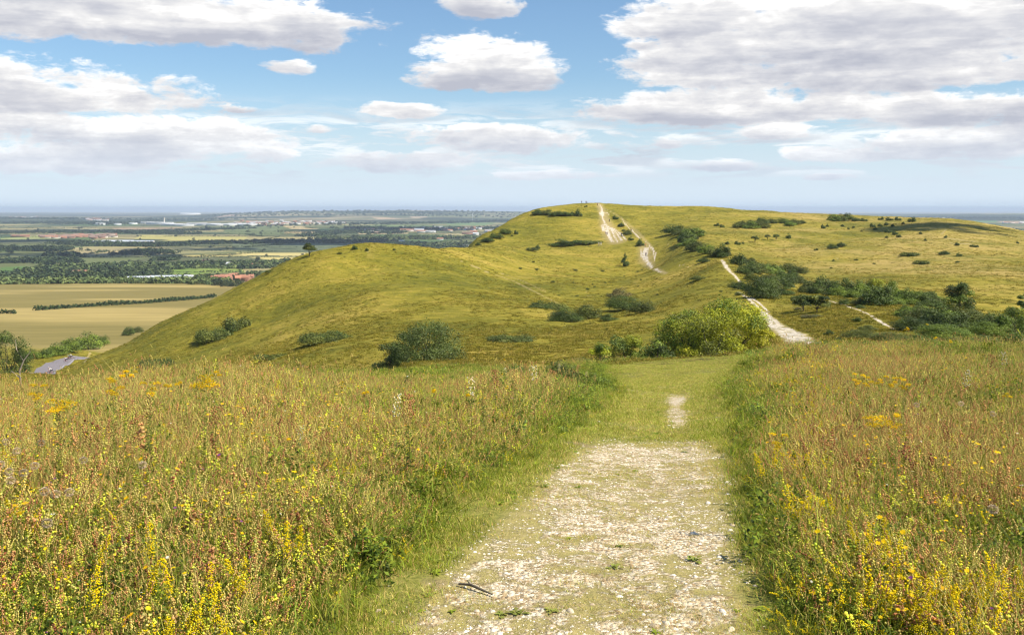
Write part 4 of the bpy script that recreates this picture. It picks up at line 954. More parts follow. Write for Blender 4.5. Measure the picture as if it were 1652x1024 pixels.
shrub(1296, 503, 36, 24, 'umbrella', 'flat-topped thorn tree below the combe, left of its pair', name='hawthorn_tree', cat='tree', size='mid')
shrub(1318, 505, 38, 26, 'umbrella', 'flat-topped thorn tree below the combe, right of its pair', name='hawthorn_tree', cat='tree', size='mid')
cluster('in the long thicket across the combe', 'long thicket across the combe', [(1305, 469, 26, 20, 'hawthorn'), (1328, 470, 32, 30, 'hawthorn'), (1348, 473, 30, 20, 'scrub'), (1366, 476, 34, 26, 'hawthorn'), (1386, 480, 32, 28, 'green'), (1398, 470, 28, 22, 'scrub'), (1412, 470, 26, 24, 'yellow'), (1416, 492, 46, 34, 'hawthorn'), (1440, 482, 26, 28, 'green'), (1456, 487, 28, 20, 'hawthorn'), (1478, 487, 32, 16, 'yellow'), (1505, 487, 32, 16, 'green'), (1384, 492, 24, 14, 'scrub'), (1362, 491, 16, 10, 'hawthorn'), (1500, 476, 18, 6, 'scrub'), (1388, 497, 14, 6, 'hawthorn')])
hero(1547, 508, 54, 46, DKG + MIDG[:1], 'round dark green tree at the thicket\'s right end', 31, 9000, .085, Y=118, k=20, name='hawthorn_tree', cat='tree')
cluster('in the near thicket below the right meadow', 'near thicket below the right-hand meadow', [(1486, 514, 54, 22, 'green'), (1522, 524, 62, 26, 'green'), (1566, 522, 52, 26, 'scrub'), (1470, 532, 60, 26, 'hawthorn'), (1440, 548, 70, 14, 'scrub'), (1520, 545, 90, 24, 'green'), (1590, 540, 60, 24, 'green'), (1382, 519, 13, 9, 'hawthorn'), (1337, 541, 16, 9, 'hawthorn'), (1352, 549, 12, 7, 'hawthorn'), (1322, 558, 18, 7, 'green'), (1385, 545, 50, 16, 'scrub'), (1400, 532, 26, 8, 'scrub'), (1600, 518, 30, 10, 'scrub'), (1310, 512, 30, 6, 'brown'), (1290, 500, 16, 5, 'brown')])
hero(1655, 500, 34, 58, DKG, 'tall dark bush cut off by the right edge of view', 33, 5000, .07, Y=88, k=14)
hero(1638, 548, 74, 46, MIDG + YGR[3:], 'big green bush low at the right edge behind the meadow', 34, 9000, .06, Y=72, k=18)
cluster('behind the road', 'hedge bushes behind the road', [(52, 578, 26, 14, 'green'), (72, 576, 30, 16, 'green'), (92, 573, 34, 20, 'green'), (112, 568, 32, 24, 'green'), (142, 563, 40, 28, 'green'), (166, 556, 20, 16, 'green'), (207, 541, 16, 15, 'hawthorn'), (222, 536, 18, 9, 'scrub')])
for i, (px, Yb, w_, h_, kd) in enumerate(sorted([(1585, 26, 60, 24, 'hawthorn'), (1630, 24, 70, 28, 'green'), (1540, 34, 60, 22, 'scrub'), (1400, 36, 60, 20, 'green'), (1340, 34, 50, 18, 'scrub'), (1480, 40, 70, 24, 'green'), (1270, 32, 40, 18, 'green'), (1215, 30, 36, 14, 'scrub'), (250, 24, 60, 20, 'green'), (120, 22, 60, 22, 'scrub'), (320, 27, 50, 16, 'green'), (905, 21, 60, 24, 'scrub'), (830, 23, 60, 22, 'green'), (960, 19, 44, 20, 'green'), (655, 16, 22, 26, 'hawthorn')])):
    shrub(px, 0, w_ * 1.1, h_ * 1.45, kd, 'low leafy clump, %s from left growing among the meadow grass' % ordw(i), 'leafy clumps within the meadow', size='mid', Yfix=Yb)
cluster('between meadow and road', 'scrub between the meadow and the road', [(22, 618, 60, 30, 'brown'), (48, 612, 36, 22, 'scrub'), (4, 622, 50, 26, 'brown'), (66, 622, 30, 16, 'scrub')], Yfix=105)
def fill(desc, lab, pts, n, w0, kinds, spread=6):
    for i in range(n):
        k = srng.random() * (len(pts) - 1); j = int(k); f = k - j; px = pts[j][0] * (1 - f) + pts[j + 1][0] * f + srng.gauss(0, spread); py = pts[j][1] * (1 - f) + pts[j + 1][1] * f + srng.gauss(0, spread * .35)
        w_ = srng.uniform(*w0); kd = srng.choice(kinds); word = {'hawthorn': 'dark', 'scrub': 'olive', 'green': 'green', 'yellow': 'yellow-green'}[kd]
        shrub(px, py, w_, w_ * srng.uniform(.45, .75), kd, '%s bush %s' % (word, lab), desc, size='mid' if w_ > 14 else 'small')
fill('bushes packed beside the lower chalk track', 'packed into the scrub right of the lower chalk track', [(1190, 430), (1230, 440), (1285, 445), (1270, 462), (1215, 460)], 24, (14, 30), ['hawthorn', 'hawthorn', 'scrub', 'green'], 8)
fill('bushes packed into the long thicket', 'packed into the long thicket across the combe', [(1300, 470), (1360, 476), (1420, 486), (1480, 492), (1520, 500)], 26, (16, 36), ['hawthorn', 'hawthorn', 'green', 'scrub'], 8)
fill('bushes packed in the near thicket', 'packed in the near thicket below the right meadow', [(1462, 512), (1500, 522), (1560, 530), (1610, 535), (1650, 540)], 26, (24, 48), ['hawthorn', 'green', 'green', 'scrub', 'hawthorn'], 8)
fill('bushes packed at the head of the combe', 'packed in the scrub at the head of the combe', [(1085, 376), (1120, 384), (1112, 398), (1150, 408), (1170, 414)], 18, (12, 26), ['hawthorn', 'green', 'scrub'], 6)
fill('bushes packed high on the long hill', 'packed in the scrub high on the long hill', [(1185, 366), (1240, 364), (1295, 361)], 12, (10, 20), ['hawthorn', 'green', 'scrub'], 4)
fill('bushes dotted over the open slopes', 'dotted singly over the open slope', [(860, 430), (960, 440), (1080, 460), (900, 470), (1150, 470), (1300, 420), (1400, 430), (1560, 430)], 34, (3, 7), ['hawthorn', 'scrub'], 30)
# bare dead thorn in front of the tree by the road
X, Y, Z = (33 - CX) / F * 100, 100, float(ground((33 - CX) / F * 100, 100)); r_ = root('dead_tree', (X, Y, Z), 'bleached dead forked tree beside the road at far left', 'tree')
T = Tubes(); zt = EYE - (558 - HY) / F * 100 - Z; ztop = zt
T.add([(0, 0, -.1), (.1, 0, ztop * .3), (-.1, 0, ztop * .6), (.35, 0, ztop * .78)], [.12, .10, .08, .06]); link('trunk', T.mesh('trunk', DEADW), r_)
for pth in ([(.3, 0, ztop * .76), (-.4, 0, ztop * .95), (-.55, .1, ztop * 1.1)], [(.3, 0, ztop * .76), (.9, .1, ztop * .9), (1.1, 0, ztop * 1.0)], [(-.1, 0, ztop * .5), (-.9, 0, ztop * .6), (-1.2, .1, ztop * .5)], [(0, 0, ztop * .4), (-.6, .2, ztop * .3)]):
    T = Tubes(); T.add(pth, [.06, .04, .02][:len(pth)]); link('branch', T.mesh('branch', DEADW), r_)
# ------------------------------------------------------------------ the vale: hedges, woods, single trees, villages
VG = [(.040, .060, .024), (.055, .075, .028), (.030, .045, .022), (.070, .09, .032), (.09, .11, .04)]
def small_tree(n, leaf, seed, cols, k=7, sh='tree'):
    return lobes_for(sh, seed, k), n, leaf, cols, seed
FT = []
for i in range(7):
    sh = ('dome', 'tree', 'dome', 'dome', 'tree', 'dome', 'cone')[i]
    lb = lobes_for(sh, 300 + i, 9)
    FT.append((crown('crown', lb, 380, .055, [VG[i % 5], VG[(i + 1) % 5]], i + 50), stems(lb, r0=.03, n=3, low=.10, seed=i)))
vr = random.Random(9); TREES = []
def vtree(X, Y, w_, k=None, hs=None):
    k = vr.randrange(6) if k is None else k; Z = float(ground(X, Y))
    hs = hs or vr.uniform(.9, 1.25); TREES.append((X, Y, Z, w_, k, hs))
# woods: one object for each continuous belt (px range, base line py, depth m, tree height m)
def tpl(n=34, seed=0):
    rs = np.random.default_rng(seed); d_ = rs.normal(0, 1, (n, 3)); d_ /= np.linalg.norm(d_, axis=1)[:, None]; d_[:, 2] = np.abs(d_[:, 2]) * .9
    r = rs.uniform(.7, 1.05, n)[:, None]; P = d_ * r * (.5, .5, .75) + (0, 0, .12); return leaf_quads(P, np.full(n, .21), d_ + (0, 0, .3), rs)
TPL = [tpl(34, s) for s in range(5)]
WM = herb_mat('woodland_leaves', 0.0, .05, .8, .1)
def belt(name, label, pts, n, hgt, spread, cols=VG, kind='stuff', seed=0, cat=None, group=None, w_=1.0):
    """tree lumps along a line of sight-points (px, py); spread in metres across"""
    rs = np.random.default_rng(seed + 11); W3 = [hit(px, py, 900) for px, py in pts]
    seg = [math.hypot(b[0] - a[0], b[1] - a[1]) for a, b in zip(W3[:-1], W3[1:])]; tot = sum(seg); Vs, Qs, Cs = [], [], []; off = 0
    cum = np.r_[0, np.cumsum(seg)]
    s_ = rs.random(n) * tot; sx = np.interp(s_, cum, [p[0] for p in W3]); sy = np.interp(s_, cum, [p[1] for p in W3])
    sx += rs.uniform(-.5, .5, n) * spread * .3; sy += rs.uniform(-.5, .5, n) * spread; g = ground(sx, sy)
    for x, y, z in zip(sx, sy, g):
        v_, q_ = TPL[rs.integers(5)]; h = hgt * rs.uniform(.55, 1.2); a = rs.uniform(0, 6.28); ca, sa = math.cos(a), math.sin(a)
        M = np.array([[ca, -sa, 0], [sa, ca, 0], [0, 0, 1]]); w2 = h * 1.1 * w_
        Vs.append((v_ * (w2, w2, h)) @ M.T + (x, y, z)); Qs.append(q_ + off); off += len(v_)
        c = np.array(cols[rs.integers(len(cols))]) * rs.uniform(.75, 1.3); Cs.append(np.repeat(c * (1 + rs.normal(0, .18, (len(q_), 1))).clip(.5, 1.6), 4, 0))
    o = link(name, mesh_np(name, np.concatenate(Vs), np.concatenate(Qs), WM, np.concatenate(Cs)))
    return tag(o, label, cat, group, kind)
LG = [(.12, .15, .05), (.15, .17, .055), (.09, .12, .04)]
for i, (lab, pts, n, h, sp, cs) in enumerate([
    ('bright belt of young trees along the back of the ripe field', [(-60, 458), (60, 457), (180, 456), (300, 456), (362, 458)], 520, 9, 60, LG),
    ('dark tall wood behind the young belt at left', [(-60, 452), (40, 450), (110, 448), (190, 447), (250, 444)], 420, 13, 110, VG),
    ('village trees around the red roofs', [(200, 452), (300, 450), (380, 450), (420, 444)], 330, 9, 60, VG + LG),
    ('parkland trees above the bright green field', [(60, 438), (150, 434), (250, 434), (330, 430)], 330, 14, 170, VG + LG[:1]),
    ('leafy village wood left of the knoll shoulder', [(300, 430), (360, 428), (420, 430), (470, 425)], 380, 11, 230, VG + LG),
    ('dark wood at left below the striped fields', [(0, 424), (60, 422), (120, 425)], 150, 13, 120, VG[:3]),
    ('oval dark wood among the pale strips', [(203, 410), (230, 407), (256, 411)], 130, 13, 170, VG[:3]),
    ('dark plantation beside the oval wood', [(256, 420), (285, 419)], 60, 11, 60, VG[:3]),
    ('long dark belt in the middle of the vale', [(100, 393), (180, 396), (260, 397), (330, 393), (375, 393)], 330, 15, 170, VG[:3]),
    ('wood on the left of the vale floor', [(-40, 404), (40, 403), (110, 404)], 180, 14, 160, VG[:3]),
    ('hedgerow elms near the left pale strips', [(75, 414), (110, 412), (122, 414)], 40, 14, 60, VG[:3]),
    ('dark wooded line beyond the pink estate', [(-60, 377), (60, 376), (180, 375), (310, 378)], 330, 16, 260, VG[:3]),
    ('wood above the pale yellow field', [(180, 375), (260, 374), (330, 371), (400, 369)], 170, 16, 300, VG[:3]),
    ('dark wood behind the shaded field', [(400, 393), (440, 391), (500, 391), (560, 391), (640, 391)], 260, 15, 200, VG[:3]),
    ('dark copse on the knoll skyline', [(610, 400), (640, 397), (680, 397), (680, 399)], 180, 16, 160, VG[:3]),
    ('woods running on to the beacon flank', [(670, 402), (720, 399), (765, 396)], 200, 14, 330, VG),
    ('mixed trees in the middle distance behind the knoll', [(520, 385), (600, 384), (690, 385), (760, 384)], 240, 15, 260, VG + LG),
    ('treed rise right of the poplar row', [(505, 381), (530, 377), (560, 373), (600, 376), (640, 377)], 240, 17, 420, VG[:4]),
    ('far woods below the ridge', [(560, 368), (640, 370), (720, 371), (800, 368)], 240, 18, 520, VG[:3]),
    ('distant treed band beneath the wooded ridge', [(370, 366), (450, 363), (540, 362), (640, 361), (760, 359), (820, 356)], 420, 18, 800, VG[:3]),
    ('blue distant woods at far left', [(-60, 361), (40, 360), (130, 360), (200, 362)], 300, 20, 900, VG[:3]),
    ('far line of woods under the horizon', [(-60, 352), (100, 353), (250, 355), (400, 353)], 380, 22, 1500, VG[:3]),
    ('wooded crest of the far ridge', [(380, 345), (470, 344.5), (560, 343.5), (680, 343.5), (760, 345), (830, 348)], 500, 24, 2200, VG[:3]),
    ('dark wood beyond the right shoulder of the long hill', [(1560, 366), (1600, 372), (1652, 380), (1750, 396)], 420, 20, 320, VG[:3]),
    ('far woods beyond the right-hand skyline', [(1470, 353), (1540, 352), (1600, 352), (1700, 353)], 330, 20, 1200, VG[:3]),
]): belt('woodland', lab, pts, int(n * 1.35), h, sp, cs, seed=i)
# hedges: each field boundary its own hedge
hg = []
for k in range(1, len(FROWS) - 1):
    L, S, C = FDIV[k]
    for j in range(len(L) - 1):
        xm = (L[j] + L[j + 1]) / 2; y = FROWS[k]
        if not (-80 < CX + xm / y * F < 840) or FROWS[k] > 6200: continue
        if vr.random() < .80: hg.append(([(L[j], None, k), (L[j + 1], None, k)], 0))
        if vr.random() < .50: hg.append(([(L[j], FROWS[k] + 4, k), (L[j] + S[j] * (FROWS[k + 1] - FROWS[k]), FROWS[k + 1], k)], 1))
hg = hg[:230]
for i, (pp, side) in enumerate(hg):
    (xa, ya, k), (xb, yb, _) = pp; n = max(8, int(math.hypot(xb - xa, (yb or 0) - (ya or 0)) / 7)); Vs, Qs, Cs = [], [], []; off = 0; hh = vr.choice((2.5, 3, 4.5, 7))
    f_ = np.linspace(0, 1, n); xs = xa + (xb - xa) * f_; ys = fline(k, xs) if ya is None else ya + (yb - ya) * f_
    xs = xs + rng.normal(0, 1.5, n); ys = ys + rng.normal(0, 1.0, n); g = ground(xs, ys)
    cx_, cy_ = float(xs.mean()), float(ys.mean()); cz_ = float(ground(cx_, cy_))
    for x, y, z in zip(xs, ys, g):
        v_, q_ = TPL[vr.randrange(5)]; q_ = q_[:18]; v_ = v_[:72]; h = hh * vr.uniform(.7, 1.2)
        if vr.random() < .05: h *= 2.4
        Vs.append(v_ * (9, max(3, h), h) + (x - cx_, y - cy_, z - cz_)); Qs.append(q_ + off); off += len(v_); c = np.array(VG[vr.randrange(4)]); Cs.append(np.repeat(c * (1 + rng.normal(0, .18, (len(q_), 1))).clip(.5, 1.6), 4, 0))
    o = link('hedge', mesh_np('hedge', np.concatenate(Vs), np.concatenate(Qs), WM, np.concatenate(Cs)), loc=(cx_, cy_, cz_))
    tag(o, 'dark hedge between two fields of the vale', 'hedge', 'hedges between the fields of the vale')
# hedge line crossing the ripe field, and field-corner bushes
def line_hedge(pts, h, w_, lab, cols=VG[:3]):
    W3 = [hit(px, py, 340) for px, py in pts]; seg = [math.hypot(b[0] - a[0], b[1] - a[1]) for a, b in zip(W3[:-1], W3[1:])]; cum = np.r_[0, np.cumsum(seg)]; n = int(cum[-1] / 2.2)
    s_ = np.linspace(0, cum[-1], n); xs = np.interp(s_, cum, [p[0] for p in W3]); ys = np.interp(s_, cum, [p[1] for p in W3]) ; g = ground(xs, ys); Vs, Qs, Cs = [], [], []; off = 0
    lo = (float(xs.mean()), float(ys.mean()), float(g.mean()))
    for i, (x, y, z) in enumerate(zip(xs, ys, g)):
        v_, q_ = TPL[i % 5]; hh = h * (.5 + 1.0 * float(fbm(s_[i] / 14, 3.3, 3, 4))); Vs.append(v_ * (4.5, w_, hh) + (x - lo[0], y - lo[1] + rng.normal(0, .5), z - lo[2])); Qs.append(q_ + off); off += len(v_)
        c = np.array(cols[i % len(cols)]); Cs.append(np.repeat(c * (1 + rng.normal(0, .2, (len(q_), 1))).clip(.5, 1.6), 4, 0))
    o = link('hedge', mesh_np('hedge', np.concatenate(Vs), np.concatenate(Qs), WM, np.concatenate(Cs)), loc=lo); tag(o, lab, 'hedge')
line_hedge([(58, 501), (110, 497), (170, 493), (240, 489), (300, 484), (345, 480)], 4.0, 3.0, 'long dark hedge crossing the ripe field')
line_hedge([(-40, 507), (0, 506), (22, 506)], 4.0, 3.0, 'short dark hedge at the far left of the ripe field')
for i in range(26):
    px = vr.choice((370, 360, 350)) + vr.uniform(-8, 22); X, Y, Z = hit(px, vr.uniform(459, 463), 900); vtree(X, Y, vr.uniform(6, 11))
for k in range(1, len(FROWS) - 1):      # hedgerow trees
    for _ in range(9):
        x = vr.uniform(-.56, .02) * FROWS[k]
        if FROWS[k] > 6500: continue
        vtree(x, float(fline(k, x)) + vr.uniform(-4, 4), vr.uniform(9, 16))
for px, py, s_ in [(15, 408, 18), (20, 409, 12), (70, 400, 18), (65, 402, 14), (85, 413, 9), (90, 413, 9), (97, 413, 10), (105, 413, 10), (118, 412, 11), (132, 369, 22), (127, 370, 18), (150, 397, 12), (140, 398, 10), (125, 397, 12),
                   (270, 405, 9), (284, 406, 9), (293, 405, 9), (366, 403, 13), (377, 403, 12), (430, 388, 20), (437, 388, 18), (400, 378, 22), (408, 378, 18), (420, 379, 18), (370, 416, 9), (430, 413, 9), (185, 455, 18), (15, 450, 14), (300, 449, 12), (240, 452, 14), (340, 400, 14)]:
    X, Y, Z = hit(px, py, 900); vtree(X, Y, s_)
for i in range(34):                      # poplar row
    X, Y, Z = hit(448 + i * 2.0, 374.5, 900); TREES.append((X, Y, Z, 9, 6, 2.3))
TREES = TREES[:292]
for (X, Y, Z, w_, k, hs) in TREES:
    pop = k == 6
    r_ = root('poplar_tree' if pop else 'field_tree', (X, Y, Z - .2), 'slim poplar in the regular row on the vale' if pop else 'small round tree standing along a field edge in the vale', 'tree',
              'row of poplars on the vale' if pop else 'trees scattered along the vale hedgerows', vr.uniform(0, 6.28), (w_, w_, w_ * hs))
    link('crown', FT[k][0], r_); link('trunk', FT[k][1], r_)

# buildings
def flat_mat(name, c, rough=.8, var=.12):
    m, t = new_mat(name); oi = t.n('ShaderNodeObjectInfo').outputs['Random']; p_ = t.n('ShaderNodeTexCoord').outputs['Object']
    k = t.m('MULTIPLY', t.fmix(oi, 1 - var, 1 + var), t.step(t.noise(p_, 1.7, 4), .3, .7, .85, 1.08)); sc_ = t.vm('SCALE', tuple(c)); t.put(sc_.node.inputs[3], k); finish(t, sc_, rough, .2); return m
WALLS = [flat_mat('brick', (.36, .20, .14)), flat_mat('render_wall', (.60, .55, .46)), flat_mat('white_wall', (.70, .69, .66), var=.15)]
ROOFS = [flat_mat('red_tile', (.40, .19, .12)), flat_mat('brown_tile', (.26, .18, .14)), flat_mat('white_sheet', (.50, .51, .52), var=.25), flat_mat('grey_sheet', (.50, .54, .60))]
GLASS = flat_mat('window_glass', (.03, .04, .05), .15)
def box_np(x0, x1, y0, y1, z0, z1):
    return np.array([(x, y, z) for x in (x0, x1) for y in (y0, y1) for z in (z0, z1)], float), np.array([(0, 1, 3, 2), (4, 6, 7, 5), (0, 4, 5, 1), (2, 3, 7, 6), (1, 5, 7, 3)])
def gable(lx, ly, z0, z1, e=.4):
    a, b = lx / 2 + e, ly / 2 + e; v_ = np.array([(-a, -b, z0), (a, -b, z0), (a, 0, z1), (-a, 0, z1), (-a, b, z0), (a, b, z0)]); return v_
def house_meshes(lx, ly, h, rh):
    v, f = box_np(-lx / 2, lx / 2, -ly / 2, ly / 2, -1, h); n = len(v)
    g = np.array([(-lx / 2, -ly / 2, h), (-lx / 2, ly / 2, h), (-lx / 2, 0, h + rh * .93), (lx / 2, -ly / 2, h), (lx / 2, ly / 2, h), (lx / 2, 0, h + rh * .93)])
    wall = (np.r_[v, g], [f[:4], np.array([(n, n + 2, n + 1), (n + 3, n + 4, n + 5)])])
    r = gable(lx, ly, h - .1, h + rh); r2 = r + (0, 0, .22); rf = np.array([(0, 1, 2, 3), (3, 2, 5, 4), (6, 9, 8, 7), (9, 10, 11, 8), (0, 6, 7, 1), (4, 5, 11, 10)])
    ch = box_np(lx * .3, lx * .3 + .9, -.45, .45, h + rh * .6, h + rh + 1.2)
    win = []; wf = []
    for i, x in enumerate(np.linspace(-lx * .32, lx * .32, 3)):
        for z in ((1.0, 2.2), (3.5, 4.6)):
            if z[1] < h: b, q = box_np(x - .55, x + .55, -ly / 2 - .04, -ly / 2 + .1, *z); wf.append(q + 8 * len(win)); win.append(b)
    return wall, (np.r_[r, r2], rf), ch, (np.concatenate(win), np.concatenate(wf))
HM = {}
def building(px, py, lx, ly, h, rh, wi, ri, label, group=None, name='house', cat='house', parts=True, rz=None):
    X, Y, Z = hit(px, py, 900); key = (lx, ly, h, rh, wi, ri)
    if key not in HM:
        a, b, c, d_ = house_meshes(lx, ly, h, rh)
        HM[key] = (mesh_np('wall', *a, WALLS[wi]), mesh_np('roof', *b, ROOFS[ri]), mesh_np('chimney', *c, WALLS[0]), mesh_np('window', *d_, GLASS))
    a, b, c, d_ = HM[key]; r_ = root(name, (X, Y, Z), label, cat, group, vr.uniform(-.5, .5) if rz is None else rz)
    link('wall', a, r_); rf = link('roof', b, r_)
    if parts: link('chimney', c, rf); link('window', d_, r_)
    return r_
red = [(352, 448), (358, 449), (363, 447), (369, 448), (374, 446), (380, 446), (386, 449), (392, 448), (397, 450), (345, 451), (405, 448)]
for i, (px, py) in enumerate(sorted(red)): building(px, py + 4 + vr.uniform(-2, 2), vr.choice((9, 11, 13)), 8, 4.6, 3.6, 0, 0, 'red-roofed house, %s from left in the village by the knoll' % ordw(i), 'red-roofed houses by the knoll')
for i, (px, py, lx, wi, ri, lab) in enumerate([(268, 452, 46, 1, 3, 'long pale farm shed left of the red roofs'), (305, 451, 16, 2, 2, 'small white building left of the red roofs'), (228, 455, 34, 1, 3, 'low grey shed among the left village trees'),
        (130, 443, 24, 0, 0, 'pinkish brick farmhouse in the dark trees at left'), (122, 444, 14, 0, 1, 'brown-roofed barn beside the pinkish farmhouse'), (370, 429, 12, 2, 2, 'white cottage in the leafy village wood'), (332, 424, 14, 1, 1, 'cottage behind the shoulder wood'),
        (413, 431, 16, 1, 0, 'reddish cottage near the knoll shoulder'), (650, 391, 26, 2, 2, 'white farmhouse on the skyline left of the copse'), (710, 387, 24, 2, 0, 'white house with red roof right of the copse'), (680, 398, 22, 2, 2, 'small white shed beside the dark copse'),
        (750, 399, 22, 2, 2, 'white house where the beacon flank meets the vale'), (20, 448, 16, 1, 1, 'cottage in the trees at the far left')]):
    building(px, py, lx, 10, 4.5, 3.2, wi, ri, lab, None, 'farm_building' if lx > 20 else 'house', 'building')
est = [(x + vr.uniform(-1, 1), 382 + vr.uniform(-2.5, 3)) for x in np.linspace(68, 186, 44)] + [(24 + 2.5 * i, 382.5) for i in range(8)]
for px, py in est: building(px, py, vr.choice((22, 30)), 11, 5.5, 4, vr.choice((0, 0, 1)), vr.choice((0, 1, 1)), 'small pinkish house in the far estate on the vale', 'pinkish estate houses on the vale', rz=0.2, parts=False)
for i, (px, py, lx, h) in enumerate([(238, 361, 90, 12), (245, 361.5, 70, 11), (252, 362, 120, 14), (262, 362, 150, 13), (272, 363, 90, 10), (281, 363.5, 110, 9), (290, 364, 120, 9), (300, 364.5, 100, 9), (318, 363, 130, 12), (332, 363.5, 110, 11), (345, 363.5, 90, 11), (352, 364, 90, 10), (372, 364, 80, 10), (383, 363, 120, 10), (400, 364, 120, 10), (162, 363, 60, 12), (190, 363, 40, 9), (215, 362, 50, 10)]):
    building(px, py, lx, 50, h, 3, 2, 2, 'white industrial shed, %s from left in the row below the horizon' % ordw(i), 'white industrial sheds', 'warehouse', 'building', False, 0.05)
for i, (px, py) in enumerate([(182, 391.5), (190, 392), (160, 393), (200, 391.5), (218, 392.5), (232, 392)]): building(px, py, 70, 20, 6, 3, 1, 3, 'long grey shed, %s from left in the dark belt' % ordw(i), 'grey sheds in the dark belt', 'farm_building', 'building', False, 0.0)
tw = [(vr.uniform(10, 60), 351 + vr.gauss(0, .8)) for _ in range(18)] + [(vr.uniform(140, 180), 355 + vr.gauss(0, 1)) for _ in range(22)] + [(vr.uniform(380, 560), 360 + vr.gauss(0, 1.6)) for _ in range(70)] + [(vr.uniform(590, 760), 372 + vr.gauss(0, 3)) for _ in range(24)] + [(vr.uniform(740, 800), 373 + vr.gauss(0, 4)) for _ in range(14)] + [(vr.uniform(1600, 1650), 360) for _ in range(4)]
for px, py in tw: building(px, py, vr.choice((26, 34, 50)), 18, 7, 4, vr.choice((0, 1, 2, 2)), vr.choice((0, 1, 2)), 'tiny house of the distant town', 'houses of the distant towns', rz=.1, parts=False)
X, Y, Z = hit(307, 346.5, 900); r_ = root('large_building', (X, Y, Z), 'huge white low building shining on the horizon', 'building'); v_, f_ = box_np(-190, 190, -60, 60, -2, 26); link('wall', mesh_np('wall', v_, f_, WALLS[2]), r_); link('roof', mesh_np('roof', *[gable(380, 120, 26, 40)][:1], np.array([(0, 1, 2, 3), (3, 2, 5, 4)]), ROOFS[2]), r_)
X, Y, Z = hit(265, 361, 900); r_ = root('tower', (X, Y, Z), 'slim pale works tower above the white sheds', 'tower'); T = Tubes(); T.add([(0, 0, 0), (0, 0, 40)], [7, 4], 8); link('shaft', T.mesh('shaft', WALLS[1]), r_); T = Tubes(); T.add([(0, 0, 40), (0, 0, 46)], [6, 6], 8); link('cap', T.mesh('cap', WALLS[1]), r_)
X, Y, Z = hit(762, 356, 900); r_ = root('wind_turbine', (X, Y, Z), 'white wind turbine in front of the far ridge', 'wind turbine'); hh = 9.0 / F * Y
T = Tubes(); T.add([(0, 0, -2), (0, 0, hh)], [hh * .035, hh * .022], 8); link('tower', T.mesh('tower', WALLS[2]), r_)
nb, nf_ = box_np(-2, 2, -6, 5, hh - 2, hh + 3); link('nacelle', mesh_np('nacelle', nb, nf_, WALLS[2]), r_)
hub = link('rotor', mesh_np('rotor', *[box_np(-1.6, 1.6, -8, -6, hh - 1.5, hh + 2)[0]], box_np(0, 1, 0, 1, 0, 1)[1], WALLS[2]), r_)
for k in range(3):
    a = .3 + k * 2.094; T = Tubes(); T.add([(0, -7, hh), (math.sin(a) * hh * .3, -7, hh + math.cos(a) * hh * .3), (math.sin(a) * hh * .55, -7, hh + math.cos(a) * hh * .55)], [2.0, 2.2, .5], 4); link('blade', T.mesh('blade', WALLS[2]), hub)

# ------------------------------------------------------------------ road with its verge line
rm, t = new_mat('asphalt'); pc = t.n('ShaderNodeNewGeometry').outputs['Position']; uvx = t.attr('col')
sx = t.n('ShaderNodeSeparateColor'); t.put(sx.inputs[0], uvx)
asp = t.ramp(t.noise(pc, 1.5, 6), [(.3, (.17, .155, .165)), (.7, (.22, .20, .215))])
lines = t.m('MULTIPLY', t.step(t.m('ABSOLUTE', t.m('SUBTRACT', sx.outputs[0], .93)), .02, .012), .8)
finish(t, t.mix(lines, asp, (.4, .39, .37)), .85, .2)
ctr = [(20, 660, 44), (52, 622, 36), (66, 603, 34), (82, 592, 26), (100, 584, 15), (108, 581, 8), (114, 578.5, 5)]
ctr3 = []
for a, b in zip(ctr[:-1], ctr[1:]):
    for k in range(5): f_ = k / 5; ctr3.append(tuple(a[i] * (1 - f_) + b[i] * f_ for i in range(3)))
Pr = [hit(px, py, 150) for px, py, _ in ctr3]; Pr = sorted(Pr, key=lambda p: p[1]); xs = np.array([p[0] for p in Pr]); ys = np.array([p[1] for p in Pr])
ker = np.ones(7) / 7; xs = np.convolve(np.pad(xs, 3, 'edge'), ker, 'valid'); ys = np.convolve(np.pad(ys, 3, 'edge'), ker, 'valid')
nb_ = 5; dx_, dy_ = xs[-1] - xs[-4], ys[-1] - ys[-4]; dl = math.hypot(dx_, dy_); dx_, dy_ = dx_ / dl, dy_ / dl
for k in range(1, nb_):
    aa = -.05 * k; xs = np.append(xs, xs[-1] + 5 * (dx_ * math.cos(aa) - dy_ * math.sin(aa))); ys = np.append(ys, ys[-1] + 5 * (dx_ * math.sin(aa) + dy_ * math.cos(aa)))
tx = np.gradient(xs); ty = np.gradient(ys); ln = np.hypot(tx, ty) + 1e-6; nx_, ny_ = ty / ln, -tx / ln; Wd = 5.6; na_ = 9
rows_ = []; cc_ = []
for j in range(na_):
    o_ = (j / (na_ - 1) - .5) * Wd * np.interp(np.arange(len(xs)), [0, len(xs) - 12, len(xs) - 1], [1.0, .95, .35]); X_, Y_ = xs + nx_ * o_, ys + ny_ * o_; rows_.append(np.stack([X_, Y_, ground(X_, Y_) + .22 + 0 * X_], -1)); cc_.append(np.tile((j / (na_ - 1), 0, 0), (len(xs), 1)))
V_ = np.concatenate(rows_); n_ = len(xs); id_ = np.arange(na_ * n_).reshape(na_, n_); f_ = np.stack([id_[:-1, :-1], id_[1:, :-1], id_[1:, 1:], id_[:-1, 1:]], -1).reshape(-1, 4)
tag(link('road', mesh_np('road', V_, f_, rm, np.concatenate(cc_), smooth=True)), kind='structure')
